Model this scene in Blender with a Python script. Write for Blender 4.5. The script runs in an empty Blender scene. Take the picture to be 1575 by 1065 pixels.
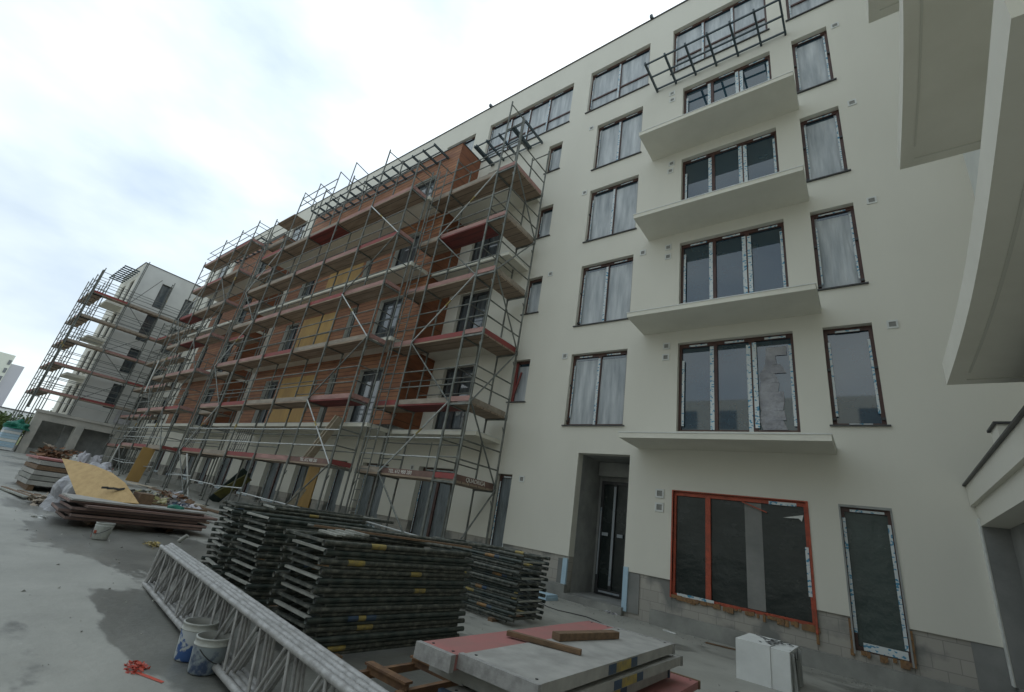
import bpy, math, random
from mathutils import Vector, Matrix
R = random.Random(7)
sc = bpy.context.scene
COL = sc.collection

# ------------------------------------------------------------------ camera, sky, sun, exposure
yaw, pitch, roll = -0.696, 0.374, 0.165
CAM = Vector((0.0, -10.308, 1.6))
f = Vector((math.sin(yaw)*math.cos(pitch), math.cos(yaw)*math.cos(pitch), math.sin(pitch)))
rt = Vector((math.cos(yaw), -math.sin(yaw), 0)); up = rt.cross(f)
r2 = rt*math.cos(roll) + up*math.sin(roll); u2 = -rt*math.sin(roll) + up*math.cos(roll)
cd = bpy.data.cameras.new("Camera"); cam = bpy.data.objects.new("Camera", cd); COL.objects.link(cam)
cam.matrix_world = Matrix(((r2.x, u2.x, -f.x, CAM.x), (r2.y, u2.y, -f.y, CAM.y), (r2.z, u2.z, -f.z, CAM.z), (0, 0, 0, 1)))
cd.sensor_width = 36; cd.lens = 18/1.136; cd.clip_start = 0.05; cd.clip_end = 3000
sc.camera = cam

SUN_EL, SUN_AZ = math.radians(48), math.radians(-35)       # azimuth measured from +Y towards +X
w = bpy.data.worlds.new("World"); sc.world = w; w.use_nodes = True
nt = w.node_tree; nt.nodes.clear(); N = nt.nodes; L = nt.links
out = N.new("ShaderNodeOutputWorld"); bg = N.new("ShaderNodeBackground"); bg.inputs[1].default_value = 0.13
sky = N.new("ShaderNodeTexSky"); sky.sky_type = 'NISHITA'; sky.sun_disc = False
sky.sun_elevation = SUN_EL; sky.sun_rotation = SUN_AZ; sky.dust_density = 2.0
tc = N.new("ShaderNodeTexCoord"); mp = N.new("ShaderNodeMapping"); mp.inputs['Scale'].default_value = (1, 1, 2.2)
n1 = N.new("ShaderNodeTexNoise"); n1.inputs['Scale'].default_value = 2.1; n1.inputs['Detail'].default_value = 6; n1.inputs['Roughness'].default_value = .5
cr = N.new("ShaderNodeValToRGB"); cr.color_ramp.elements[0].position = .36; cr.color_ramp.elements[1].position = .66
cr.color_ramp.elements[0].color = (3.95, 4.75, 5.55, 1); cr.color_ramp.elements[1].color = (7.1, 7.8, 7.9, 1)
# cloud deck is thicker and darker away from the hidden sun
sv = N.new("ShaderNodeVectorMath"); sv.operation = 'DOT_PRODUCT'
sv.inputs[1].default_value = (math.sin(-.42)*math.cos(.75), math.cos(-.42)*math.cos(.75), math.sin(.75))
mr = N.new("ShaderNodeMapRange"); mr.inputs[1].default_value = .25; mr.inputs[2].default_value = .99; mr.inputs[3].default_value = .78; mr.inputs[4].default_value = 1.22
mul = N.new("ShaderNodeVectorMath"); mul.operation = 'SCALE'
mix = N.new("ShaderNodeMix"); mix.data_type = 'RGBA'; mix.inputs[0].default_value = .9
L.new(tc.outputs['Generated'], mp.inputs[0]); L.new(mp.outputs[0], n1.inputs['Vector']); L.new(n1.outputs[0], cr.inputs[0])
L.new(tc.outputs['Generated'], sv.inputs[0]); L.new(sv.outputs['Value'], mr.inputs[0])
L.new(cr.outputs[0], mul.inputs[0]); L.new(mr.outputs[0], mul.inputs['Scale'])
L.new(sky.outputs[0], mix.inputs['A']); L.new(mul.outputs[0], mix.inputs['B']); L.new(mix.outputs['Result'], bg.inputs[0]); L.new(bg.outputs[0], out.inputs[0])
sd = bpy.data.lights.new("Sun", 'SUN'); sd.energy = 0.6; sd.angle = math.radians(20); sd.color = (1, .97, .92)
so = bpy.data.objects.new("Sun", sd); COL.objects.link(so)
sdir = Vector((math.sin(SUN_AZ)*math.cos(SUN_EL), math.cos(SUN_AZ)*math.cos(SUN_EL), math.sin(SUN_EL)))
so.rotation_euler = sdir.to_track_quat('Z', 'Y').to_euler()
so.location = (0, 0, 60)
vs = sc.view_settings; vs.view_transform = 'Standard'; vs.look = 'None'; vs.gamma = 1; vs.exposure = 0.46; vs.use_curve_mapping = False

# ------------------------------------------------------------------ materials
MATS = {}
def mat(name, c1, c2=None, scale=3.0, rough=.8, rough2=None, metal=0, bump=0, bscale=None, stretch=(1, 1, 1), lo=.35, hi=.65, detail=5, kind='noise', spec=.5, **kw):
    m = bpy.data.materials.new(name); m.use_nodes = True; t = m.node_tree; b = t.nodes['Principled BSDF']
    b.inputs['Roughness'].default_value = rough; b.inputs['Metallic'].default_value = metal
    b.inputs['Specular IOR Level'].default_value = spec
    b.inputs['Base Color'].default_value = (*c1, 1)
    tc = t.nodes.new('ShaderNodeTexCoord'); mp = t.nodes.new('ShaderNodeMapping'); mp.inputs['Scale'].default_value = stretch
    t.links.new(tc.outputs['Object'], mp.inputs[0])
    if c2:
        n = t.nodes.new('ShaderNodeTexNoise'); n.inputs['Scale'].default_value = scale; n.inputs['Detail'].default_value = detail
        n.inputs['Roughness'].default_value = .6
        t.links.new(mp.outputs[0], n.inputs['Vector'])
        r = t.nodes.new('ShaderNodeValToRGB'); r.color_ramp.elements[0].position = lo; r.color_ramp.elements[1].position = hi
        r.color_ramp.elements[0].color = (*c1, 1); r.color_ramp.elements[1].color = (*c2, 1)
        t.links.new(n.outputs[0], r.inputs[0]); t.links.new(r.outputs[0], b.inputs['Base Color'])
        if rough2 is not None:
            q = t.nodes.new('ShaderNodeMapRange'); q.inputs[1].default_value = lo; q.inputs[2].default_value = hi
            q.inputs[3].default_value = rough; q.inputs[4].default_value = rough2
            t.links.new(n.outputs[0], q.inputs[0]); t.links.new(q.outputs[0], b.inputs['Roughness'])
    if bump:
        n = t.nodes.new('ShaderNodeTexNoise'); n.inputs['Scale'].default_value = bscale or scale; n.inputs['Detail'].default_value = 6
        t.links.new(mp.outputs[0], n.inputs['Vector'])
        bp = t.nodes.new('ShaderNodeBump'); bp.inputs['Strength'].default_value = min(1, bump); bp.inputs['Distance'].default_value = kw.get('dist', .02)
        t.links.new(n.outputs[0], bp.inputs['Height']); t.links.new(bp.outputs[0], b.inputs['Normal'])
    MATS[name] = m; return m
def bands(m, axis, period, c, width=.12, jitter=.0, mixf=1.0):
    """thin dark lines every `period` metres along an object axis (board or panel joints)"""
    t = m.node_tree; b = t.nodes['Principled BSDF']
    tc = t.nodes.new('ShaderNodeTexCoord'); sp = t.nodes.new('ShaderNodeSeparateXYZ'); t.links.new(tc.outputs['Object'], sp.inputs[0])
    d = t.nodes.new('ShaderNodeMath'); d.operation = 'DIVIDE'; d.inputs[1].default_value = period; t.links.new(sp.outputs[axis], d.inputs[0])
    fr = t.nodes.new('ShaderNodeMath'); fr.operation = 'FRACT'; t.links.new(d.outputs[0], fr.inputs[0])
    lt = t.nodes.new('ShaderNodeMath'); lt.operation = 'LESS_THAN'; lt.inputs[1].default_value = width; t.links.new(fr.outputs[0], lt.inputs[0])
    mf = t.nodes.new('ShaderNodeMath'); mf.operation = 'MULTIPLY'; mf.inputs[1].default_value = mixf; t.links.new(lt.outputs[0], mf.inputs[0])
    fl = t.nodes.new('ShaderNodeMath'); fl.operation = 'FLOOR'; t.links.new(d.outputs[0], fl.inputs[0])
    wn = t.nodes.new('ShaderNodeTexWhiteNoise'); wn.noise_dimensions = '1D'; t.links.new(fl.outputs[0], wn.inputs['W'])
    hv = t.nodes.new('ShaderNodeHueSaturation'); q = t.nodes.new('ShaderNodeMapRange'); q.inputs[3].default_value = 1-jitter; q.inputs[4].default_value = 1+jitter
    t.links.new(wn.outputs['Value'], q.inputs[0]); t.links.new(q.outputs[0], hv.inputs['Value'])
    src = b.inputs['Base Color'].links[0].from_socket if b.inputs['Base Color'].links else None
    if src: t.links.new(src, hv.inputs['Color'])
    else: hv.inputs['Color'].default_value = b.inputs['Base Color'].default_value
    mx = t.nodes.new('ShaderNodeMix'); mx.data_type = 'RGBA'; mx.inputs['B'].default_value = (*c, 1)
    t.links.new(mf.outputs[0], mx.inputs[0]); t.links.new(hv.outputs[0], mx.inputs['A']); t.links.new(mx.outputs['Result'], b.inputs['Base Color'])
    return m

M_plaster = mat('plaster', (.665, .645, .565), (.715, .695, .61), scale=.8, rough=.9, bump=.3, bscale=70, dist=.005, lo=.25, hi=.75, stretch=(1, 1, .35), detail=9)
M_reveal = mat('reveal_render', (.62, .63, .58), (.57, .58, .54), scale=4, rough=.9)
M_slab = mat('balcony_render', (.75, .73, .64), (.69, .67, .58), scale=1.4, rough=.9, bump=.2, bscale=60, dist=.003)
M_grey = mat('raw_grey_render', (.36, .365, .345), (.25, .255, .245), scale=2.2, rough=.9, bump=.3, bscale=25)
M_conc = mat('concrete', (.32, .32, .29), (.2, .2, .185), scale=1.7, rough=.85, bump=.4, bscale=14)
M_concd = mat('concrete_dark', (.25, .25, .235), (.17, .175, .165), scale=1.2, rough=.85, bump=.3, bscale=10)
M_frame = mat('brown_window_frame', (.055, .024, .018), (.09, .04, .03), scale=5, rough=.45)
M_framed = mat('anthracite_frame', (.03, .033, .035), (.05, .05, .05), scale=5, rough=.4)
M_redfr = mat('orange_red_primer', (.46, .085, .04), (.30, .065, .035), scale=9, rough=.6, bump=.5, bscale=30)
M_glass = mat('window_glass', (.014, .04, .062), (.02, .05, .07), scale=1, rough=.03, spec=1.0); MATS['window_glass'].node_tree.nodes['Principled BSDF'].inputs['IOR'].default_value = 1.62
M_glassb = mat('curtained_glass', (.10, .12, .13), (.05, .06, .07), scale=3, rough=.05, stretch=(3, 3, .5), spec=1.0); MATS['curtained_glass'].node_tree.nodes['Principled BSDF'].inputs['IOR'].default_value = 1.55
M_film = mat('protective_film', (.27, .30, .32), (.62, .65, .66), scale=1.5, rough=.3, rough2=.5, stretch=(3.4, 3.4, .42), bump=.8, bscale=2.2, dist=.06, lo=.3, hi=.75, detail=3)
M_filmd = mat('dark_plastic_sheet', (.017, .024, .023), (.035, .045, .043), scale=1.1, rough=.24, rough2=.34, stretch=(1.2, 1.2, 1.6), bump=.5, bscale=.9, dist=.08, lo=.42, hi=.85)
M_teal = mat('taut_plastic_sheet', (.035, .055, .052), (.06, .085, .078), scale=1.0, rough=.2, rough2=.32, bump=.8, bscale=1.6, dist=.06)
M_filmg = mat('grey_plastic_sheet', (.10, .12, .125), (.20, .23, .24), scale=1.6, rough=.25, rough2=.5, stretch=(4, 4, .8), bump=1, bscale=3, dist=.05)
M_sill = mat('dark_sill', (.04, .042, .045), (.06, .06, .06), scale=8, rough=.45)
M_tape = mat('printed_tape', (.62, .66, .66), (.07, .27, .42), scale=15, rough=.45, stretch=(1, 1, 1.6), lo=.56, hi=.62, detail=1)
M_white = mat('white_plastic', (.72, .73, .70), (.6, .61, .58), scale=6, rough=.5)
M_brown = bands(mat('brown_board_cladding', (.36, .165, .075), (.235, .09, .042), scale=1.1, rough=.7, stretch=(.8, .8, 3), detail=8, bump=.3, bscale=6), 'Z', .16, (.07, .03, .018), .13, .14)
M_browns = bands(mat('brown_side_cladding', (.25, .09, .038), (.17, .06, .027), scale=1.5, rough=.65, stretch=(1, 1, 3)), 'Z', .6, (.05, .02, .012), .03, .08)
M_ochre = mat('ochre_board', (.46, .29, .09), (.36, .22, .075), scale=2, rough=.7, stretch=(1, 1, .3))
M_osb = mat('osb_sheet', (.55, .38, .18), (.46, .31, .14), scale=9, rough=.75, bump=.3, bscale=30)
M_galv = mat('galvanised_tube', (.20, .21, .19), (.105, .11, .098), scale=5, rough=.5, metal=.35, rough2=.7, lo=.35, hi=.7)
M_galvb = mat('bright_galvanised_tube', (.52, .54, .52), (.36, .37, .36), scale=8, rough=.45, metal=.4)
M_deck = bands(mat('scaffold_deck_wood', (.36, .28, .205), (.25, .185, .135), scale=2.2, rough=.85, stretch=(.6, 4, 4)), 'Y', .32, (.06, .045, .035), .06, .1)
M_deckr = bands(mat('scaffold_deck_red', (.22, .045, .04), (.13, .04, .035), scale=2.2, rough=.8, stretch=(.6, 4, 4)), 'Y', .32, (.05, .02, .02), .06, .1)
M_toe = mat('toe_board_faded_red', (.42, .24, .21), (.30, .17, .15), scale=2.5, rough=.8, stretch=(.8, 3, 3))
M_toew = mat('toe_board_wood', (.36, .31, .25), (.25, .21, .17), scale=2.5, rough=.85, stretch=(.8, 3, 3))
M_toed = mat('toe_board_dark', (.21, .125, .10), (.15, .095, .08), scale=3, rough=.85)
M_toer = mat('toe_board_red', (.30, .055, .05), (.22, .06, .055), scale=3, rough=.7)
M_dsteel = mat('dark_green_steel', (.034, .047, .042), (.11, .12, .102), scale=9, rough=.38, rough2=.75, metal=.25, bump=.5, bscale=30, dist=.004, lo=.4, hi=.7)
M_dsteel2 = mat('cement_splashed_steel', (.055, .062, .052), (.19, .185, .155), scale=14, rough=.6, metal=.15, bump=.6, bscale=40, dist=.004, lo=.45, hi=.72)
M_trans = mat('pale_transom', (.38, .38, .34), (.22, .225, .20), scale=5, rough=.7, bump=.4, bscale=30, dist=.004)
M_yel = mat('yellow_paint', (.42, .31, .07), (.20, .17, .09), scale=14, rough=.6)
M_blue = mat('blue_paint', (.03, .065, .13), (.06, .08, .10), scale=14, rough=.6)
M_orange = mat('orange_paint', (.32, .17, .06), (.16, .11, .06), scale=14, rough=.6)
M_perg = mat('dark_blue_steel', (.035, .055, .065), (.05, .075, .085), scale=4, rough=.45)
M_alu = mat('dusty_aluminium', (.40, .395, .385), (.30, .295, .285), scale=14, rough=.5, rough2=.8, metal=.3, bump=.7, bscale=40, dist=.004, lo=.4, hi=.65)
M_plank = mat('dusty_plank_top', (.41, .40, .375), (.30, .295, .275), scale=5, rough=.85, bump=.3, bscale=40, dist=.003)
M_plankr = mat('faded_red_plank', (.40, .155, .145), (.33, .16, .145), scale=4, rough=.75, bump=.3, bscale=30, dist=.003)
M_rust = mat('rusty_steel', (.21, .115, .055), (.11, .06, .035), scale=9, rough=.8, bump=.4, bscale=40, dist=.003)
M_wood = mat('rough_timber', (.21, .13, .075), (.13, .085, .052), scale=5, rough=.85, stretch=(1, 5, 5), bump=.3, bscale=30, dist=.003)
M_woodp = mat('pale_timber', (.52, .46, .36), (.40, .34, .26), scale=4, rough=.85, stretch=(4, 4, .6))
M_foam = mat('white_foam_board', (.74, .75, .73), (.64, .65, .63), scale=3, rough=.85, bump=.2, bscale=80, dist=.003)
M_foamb = mat('blue_foam_board', (.37, .52, .62), (.44, .58, .67), scale=3, rough=.8)
M_wrap = mat('dusty_shrink_wrap', (.24, .245, .225), (.42, .43, .41), scale=3.5, rough=.3, stretch=(3, 3, .8), bump=1, bscale=6, dist=.03)
M_bag = mat('translucent_grey_plastic', (.40, .40, .42), (.24, .24, .26), scale=3, rough=.35, bump=1, bscale=7, dist=.05)
M_panelr = bands(mat('formwork_panel_edge', (.27, .17, .145), (.17, .12, .105), scale=3, rough=.8, stretch=(1, 1, 4)), 'Z', .055, (.04, .03, .028), .22, .25)
M_green = mat('green_tarpaulin', (.015, .20, .13), (.01, .12, .085), scale=5, rough=.5, bump=.8, bscale=6, dist=.04)
M_rag = mat('red_plastic_rag', (.58, .09, .05), (.42, .06, .04), scale=12, rough=.45)
M_rubble = mat('broken_brick', (.34, .17, .09), (.20, .12, .08), scale=6, rough=.9)
M_paper = mat('cement_paper', (.42, .34, .26), (.30, .26, .21), scale=5, rough=.85)
M_dgrn = mat('dark_green_paint', (.02, .04, .03), (.035, .05, .045), scale=4, rough=.6)
M_tower = mat('tower_render', (.76, .77, .66), (.72, .73, .62), scale=.05, rough=.9)
M_towerg = mat('tower_grey_render', (.56, .55, .57), (.50, .49, .52), scale=.05, rough=.9)
M_leaf = mat('foliage', (.045, .085, .02), (.09, .13, .035), scale=.9, rough=.7)
M_bark = mat('bark', (.10, .08, .06), (.06, .05, .04), scale=6, rough=.9)
M_earth = mat('earth_grass', (.12, .15, .05), (.16, .13, .08), scale=.6, rough=.95)
M_oldred = mat('orange_foam_smear', (.27, .15, .06), (.20, .12, .07), scale=12, rough=.8, bump=.8, bscale=30)

# block masonry
M_block = mat('block_masonry', (.36, .34, .30), rough=.9)
t = M_block.node_tree; b = t.nodes['Principled BSDF']; tcn = t.nodes.new('ShaderNodeTexCoord'); mpn = t.nodes.new('ShaderNodeMapping')
mpn.inputs['Rotation'].default_value = (math.radians(90), 0, 0)
br = t.nodes.new('ShaderNodeTexBrick'); br.inputs['Scale'].default_value = 1; br.inputs['Brick Width'].default_value = .32; br.inputs['Row Height'].default_value = .2
br.inputs['Color1'].default_value = (.40, .375, .33, 1); br.inputs['Color2'].default_value = (.36, .34, .30, 1); br.inputs['Mortar'].default_value = (.27, .26, .235, 1); br.inputs['Mortar Size'].default_value = .006
t.links.new(tcn.outputs['Object'], mpn.inputs[0]); t.links.new(mpn.outputs[0], br.inputs['Vector'])
ns = t.nodes.new('ShaderNodeTexNoise'); ns.inputs['Scale'].default_value = 1.6; ns.inputs['Detail'].default_value = 6; t.links.new(tcn.outputs['Object'], ns.inputs['Vector'])
rm = t.nodes.new('ShaderNodeValToRGB'); rm.color_ramp.elements[0].position = .5; rm.color_ramp.elements[1].position = .62
rm.color_ramp.elements[0].color = (0, 0, 0, 1); t.links.new(ns.outputs[0], rm.inputs[0])
mx = t.nodes.new('ShaderNodeMix'); mx.data_type = 'RGBA'; mx.inputs['B'].default_value = (.2, .2, .185, 1)
t.links.new(rm.outputs[0], mx.inputs[0]); t.links.new(br.outputs[0], mx.inputs['A']); t.links.new(mx.outputs['Result'], b.inputs['Base Color'])

# ground: concrete slab with damp, darker, smoother patches
M_ground = mat('yard_concrete', (.22, .225, .21), rough=.8)
t = M_ground.node_tree; b = t.nodes['Principled BSDF']; tcn = t.nodes.new('ShaderNodeTexCoord')
def tn(scale, detail=6, stretch=(1, 1, 1), rot=0):
    m_ = t.nodes.new('ShaderNodeMapping'); m_.inputs['Scale'].default_value = stretch; m_.inputs['Rotation'].default_value = (0, 0, rot)
    n = t.nodes.new('ShaderNodeTexNoise'); n.inputs['Scale'].default_value = scale; n.inputs['Detail'].default_value = detail; n.inputs['Roughness'].default_value = .58
    t.links.new(tcn.outputs['Object'], m_.inputs[0]); t.links.new(m_.outputs[0], n.inputs['Vector']); return n.outputs[0]
def mth(op, a, bb=None, c=None):
    n = t.nodes.new('ShaderNodeMath'); n.operation = op
    for i, v in enumerate((a, bb, c)):
        if v is None: continue
        if isinstance(v, (int, float)): n.inputs[i].default_value = v
        else: t.links.new(v, n.inputs[i])
    return n.outputs[0]
acc = tn(.33, 7, (1, 1.3, 1), .3)
for (px, py, sx, sy, amp) in [(-5.6, -8.35, 1.3, .42, .30), (-4.3, -8.2, .9, .35, .22), (-10.3, -7.3, 2.4, 1.0, .30), (-13.0, -8.3, 2.2, .5, .22), (-3.5, -6.7, 2.2, 1.4, .25), (-2.9, -1.7, .45, .28, .3), (-6.2, -6.3, 3.0, 1.6, .25), (-1.9, -2.3, .5, .3, .26),
                             (-6.2, -8.75, .9, .22, -.28), (-4.9, -8.9, .9, .2, -.25), (-2.5, -3.3, 1.6, 1.4, -.2), (-8.2, -8.6, .9, .35, -.25), (-13, -9.2, 3, .7, -.2)]:
    v = t.nodes.new('ShaderNodeVectorMath'); v.operation = 'SUBTRACT'; v.inputs[1].default_value = (px, py, 0); t.links.new(tcn.outputs['Object'], v.inputs[0])
    v2 = t.nodes.new('ShaderNodeVectorMath'); v2.operation = 'MULTIPLY'; v2.inputs[1].default_value = (1/sx, 1/sy, 0); t.links.new(v.outputs[0], v2.inputs[0])
    ln = t.nodes.new('ShaderNodeVectorMath'); ln.operation = 'LENGTH'; t.links.new(v2.outputs[0], ln.inputs[0])
    sm = t.nodes.new('ShaderNodeMapRange'); sm.interpolation_type = 'SMOOTHSTEP'; sm.inputs[1].default_value = .4; sm.inputs[2].default_value = 1.5; sm.inputs[3].default_value = amp; sm.inputs[4].default_value = 0
    t.links.new(ln.outputs['Value'], sm.inputs[0]); acc = mth('ADD', acc, sm.outputs[0])
acc = mth('ADD', acc, mth('MULTIPLY', mth('SUBTRACT', tn(3.4, 9, (1, 1.8, 1)), .5), .5))
wet = t.nodes.new('ShaderNodeMapRange'); wet.inputs[1].default_value = .53; wet.inputs[2].default_value = .625; t.links.new(acc, wet.inputs[0])
c1 = t.nodes.new('ShaderNodeValToRGB'); c1.color_ramp.elements[0].color = (.285, .282, .252, 1); c1.color_ramp.elements[1].color = (.385, .38, .342, 1); c1.color_ramp.elements[0].position = .3; c1.color_ramp.elements[1].position = .7
t.links.new(tn(1.3, 8), c1.inputs[0])
c2 = t.nodes.new('ShaderNodeValToRGB'); c2.color_ramp.elements[0].color = (.125, .127, .114, 1); c2.color_ramp.elements[1].color = (.225, .222, .20, 1); c2.color_ramp.elements[0].position = .3; c2.color_ramp.elements[1].position = .7
t.links.new(tn(1.1, 8, (1, 1.5, 1)), c2.inputs[0])
mx = t.nodes.new('ShaderNodeMix'); mx.data_type = 'RGBA'; t.links.new(wet.outputs[0], mx.inputs[0]); t.links.new(c1.outputs[0], mx.inputs['A']); t.links.new(c2.outputs[0], mx.inputs['B'])
sp = t.nodes.new('ShaderNodeMapRange'); sp.inputs[1].default_value = .70; sp.inputs[2].default_value = .74; t.links.new(tn(14, 3), sp.inputs[0])
mx2 = t.nodes.new('ShaderNodeMix'); mx2.data_type = 'RGBA'; mx2.inputs['B'].default_value = (.42, .42, .40, 1); t.links.new(mth('MULTIPLY', sp.outputs[0], .6), mx2.inputs[0]); t.links.new(mx.outputs['Result'], mx2.inputs['A'])
t.links.new(mx2.outputs['Result'], b.inputs['Base Color'])
rr = t.nodes.new('ShaderNodeMapRange'); rr.inputs[3].default_value = .62; rr.inputs[4].default_value = .33; t.links.new(wet.outputs[0], rr.inputs[0]); t.links.new(rr.outputs[0], b.inputs['Roughness'])
bp = t.nodes.new('ShaderNodeBump'); bp.inputs['Strength'].default_value = .35; bp.inputs['Distance'].default_value = .02; t.links.new(tn(9, 8), bp.inputs['Height']); t.links.new(bp.outputs[0], b.inputs['Normal'])

# ------------------------------------------------------------------ helpers
ID = lambda p: p
class MB:
    def __init__(s, tf=ID): s.v = []; s.f = []; s.tf = tf; s.mi = []; s.cm = 0; s.smooth = []
    def add(s, vs, fs, sm=False):
        o = len(s.v); s.v += [tuple(s.tf(Vector(v))) for v in vs]
        for q in fs: s.f.append([o+i for i in q]); s.mi.append(s.cm); s.smooth.append(sm)
        return s
    def box(s, x0, x1, y0, y1, z0, z1):
        x0, x1 = min(x0, x1), max(x0, x1); y0, y1 = min(y0, y1), max(y0, y1); z0, z1 = min(z0, z1), max(z0, z1)
        return s.add([(x0, y0, z0), (x1, y0, z0), (x1, y1, z0), (x0, y1, z0), (x0, y0, z1), (x1, y0, z1), (x1, y1, z1), (x0, y1, z1)],
                     [(0, 3, 2, 1), (4, 5, 6, 7), (0, 1, 5, 4), (1, 2, 6, 5), (2, 3, 7, 6), (3, 0, 4, 7)])
    def tube(s, p, q, r, n=7, r2=None, caps=True):
        p, q = Vector(p), Vector(q); d = (q-p).normalized(); a = d.orthogonal().normalized(); b_ = d.cross(a); r2 = r if r2 is None else r2
        vs = [];
        for c, rad in ((p, r), (q, r2)):
            for i in range(n):
                g = 2*math.pi*i/n; vs.append(c+(a*math.cos(g)+b_*math.sin(g))*rad)
        s.add(vs, [(i, (i+1) % n, n+(i+1) % n, n+i) for i in range(n)], True)
        if caps: s.add(vs, [tuple(range(n-1, -1, -1)), tuple(range(n, 2*n))])
        return s
    def path(s, pts, r, n=6):
        for a, b_ in zip(pts, pts[1:]): s.tube(a, b_, r, n)
        return s
    def beam(s, p, q, w_, h, upv=(0, 0, 1)):
        p, q = Vector(p), Vector(q); d = (q-p).normalized(); a = d.cross(Vector(upv))
        if a.length < 1e-4: a = d.orthogonal()
        a.normalize(); b_ = a.cross(d)
        vs = [c+a*sx*w_/2+b_*sz*h/2 for c in (p, q) for sx, sz in ((-1, -1), (1, -1), (1, 1), (-1, 1))]
        return s.add(vs, [(0, 1, 2, 3), (7, 6, 5, 4), (0, 4, 5, 1), (1, 5, 6, 2), (2, 6, 7, 3), (3, 7, 4, 0)])
    def prism(s, poly, z0, z1):
        n = len(poly); vs = [(x, y, z0) for x, y in poly]+[(x, y, z1) for x, y in poly]
        return s.add(vs, [tuple(range(n-1, -1, -1)), tuple(range(n, 2*n))]+[(i, (i+1) % n, n+(i+1) % n, n+i) for i in range(n)])
    def build(s, name, m, parent=None, loc=None):
        me = bpy.data.meshes.new(name); me.from_pydata(s.v, [], s.f)
        ms = m if isinstance(m, (list, tuple)) else [m]
        for q in ms: me.materials.append(q)
        for p_, i, sm in zip(me.polygons, s.mi, s.smooth): p_.material_index = i; p_.use_smooth = sm
        me.update(); o = bpy.data.objects.new(name, me); COL.objects.link(o)
        if parent:
            o.parent = parent
            if not parent.get('local'): o.matrix_parent_inverse = Matrix.Translation(-root_loc(parent))
        if loc: o.location = loc
        return o
def root_loc(p):
    while p.parent: p = p.parent
    return p.location.copy() if p.type == 'EMPTY' else Vector((0, 0, 0))
_b0 = MB.build
def _build(s, name, m, parent=None, loc=None):
    o = _b0(s, name, m, None, loc)
    if parent is not None:
        o.parent = parent
        r = parent
        while r.parent: r = r.parent
        if r.type == 'EMPTY' and r is parent and not r.get('_l'): o.matrix_parent_inverse = Matrix.Translation(-r.location)
    return o
MB.build = _build
def tag(o, label, cat, group=None, kind=None):
    o['label'] = label; o['category'] = cat
    if group: o['group'] = group
    if kind: o['kind'] = kind
    return o
def thing(name, label, cat, loc, rotz=0, group=None, local=False):
    o = bpy.data.objects.new(name, None); COL.objects.link(o); o.location = loc; o.rotation_euler = (0, 0, rotz); o.empty_display_size = .2
    if local: LOCAL.append(o); o['_l'] = 1
    return tag(o, label, cat, group)
LOCAL = []
def copy_thing(src, loc, rotz, label, tilt=(0, 0)):
    c = src.copy(); COL.objects.link(c); c.location = loc; c.rotation_euler = (tilt[0], tilt[1], rotz); c['label'] = label
    for ch in src.children:
        d = ch.copy(); COL.objects.link(d); d.parent = c
        for g in ch.children:
            e = g.copy(); COL.objects.link(e); e.parent = d
    return c
def part_label(o, s): o['label'] = s; return o
def struct(name, mb, m): o = mb.build(name, m); o['kind'] = 'structure'; return o
def text_part(s, size, m, parent, mw):
    cu = bpy.data.curves.new('lettering', 'FONT'); cu.body = s; cu.size = size; cu.extrude = .002
    o = bpy.data.objects.new('tmp', cu); COL.objects.link(o)
    me = bpy.data.meshes.new_from_object(o.evaluated_get(bpy.context.evaluated_depsgraph_get()))
    bpy.data.objects.remove(o); me.transform(mw); me.materials.append(m)
    o = bpy.data.objects.new('lettering', me); COL.objects.link(o)
    o.parent = parent
    return o
SL = .0215
def gz(x): return .2 + SL*max(0, min(-x, 60)-4)

# ------------------------------------------------------------------ ground
mb = MB(); xs = [-700, -300, -120, -60]+[-58+2*i for i in range(27)]+[-4, 0, 3, 10, 60, 300]; ys = [-300, -100, -40, -15, -12, -9, -6, -3, 0, 5, 20, 60, 200, 600]
xs = sorted(set(xs))
vs_ = [(x, y, gz(x)) for x in xs for y in ys]; ny = len(ys)
mb.add(vs_, [(i*ny+j, (i+1)*ny+j, (i+1)*ny+j+1, i*ny+j+1) for i in range(len(xs)-1) for j in range(ny-1)])
struct('ground', mb, M_ground)

# ------------------------------------------------------------------ main building
X0, X1, ZR = -44.3, 2.2, 19.46
FH = 2.95; ZT = 6.35
bld = thing('apartment_building', 'long five storey pale rendered apartment block under construction, with its brown clad bays behind scaffolding', 'building', (-20, 1, .2))
def wall_grid(mb, u0, u1, z0, z1, holes, depth=.2):
    us = sorted({u0, u1, *[h[0] for h in holes], *[h[1] for h in holes]}); zs = sorted({z0, z1, *[h[2] for h in holes], *[h[3] for h in holes]})
    us = [u for u in us if u0 <= u <= u1]; zs = [z for z in zs if z0 <= z <= z1]
    for a, b_ in zip(us, us[1:]):
        for c, d in zip(zs, zs[1:]):
            um, zm = (a+b_)/2, (c+d)/2
            if any(h[0] < um < h[1] and h[2] < zm < h[3] for h in holes): continue
            mb.add([(a, 0, c), (b_, 0, c), (b_, 0, d), (a, 0, d)], [(0, 1, 2, 3)])
    for (a, b_, c, d) in holes:
        c_ = max(c, z0); D = depth
        mb.add([(a, 0, c_), (a, D, c_), (a, D, d), (a, 0, d)], [(0, 1, 2, 3)]); mb.add([(b_, 0, c_), (b_, D, c_), (b_, D, d), (b_, 0, d)], [(3, 2, 1, 0)])
        mb.add([(a, 0, d), (b_, 0, d), (b_, D, d), (a, D, d)], [(3, 2, 1, 0)])
        if c > z0: mb.add([(a, 0, c), (b_, 0, c), (b_, D, c), (a, D, c)], [(0, 1, 2, 3)])
WIN = []   # (u0,u1,z0,z1,divs,style)
def win(u0, u1, z0, z1, divs=(), style='film', **k): WIN.append((u0, u1, z0, z1, divs, style, k))
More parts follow.
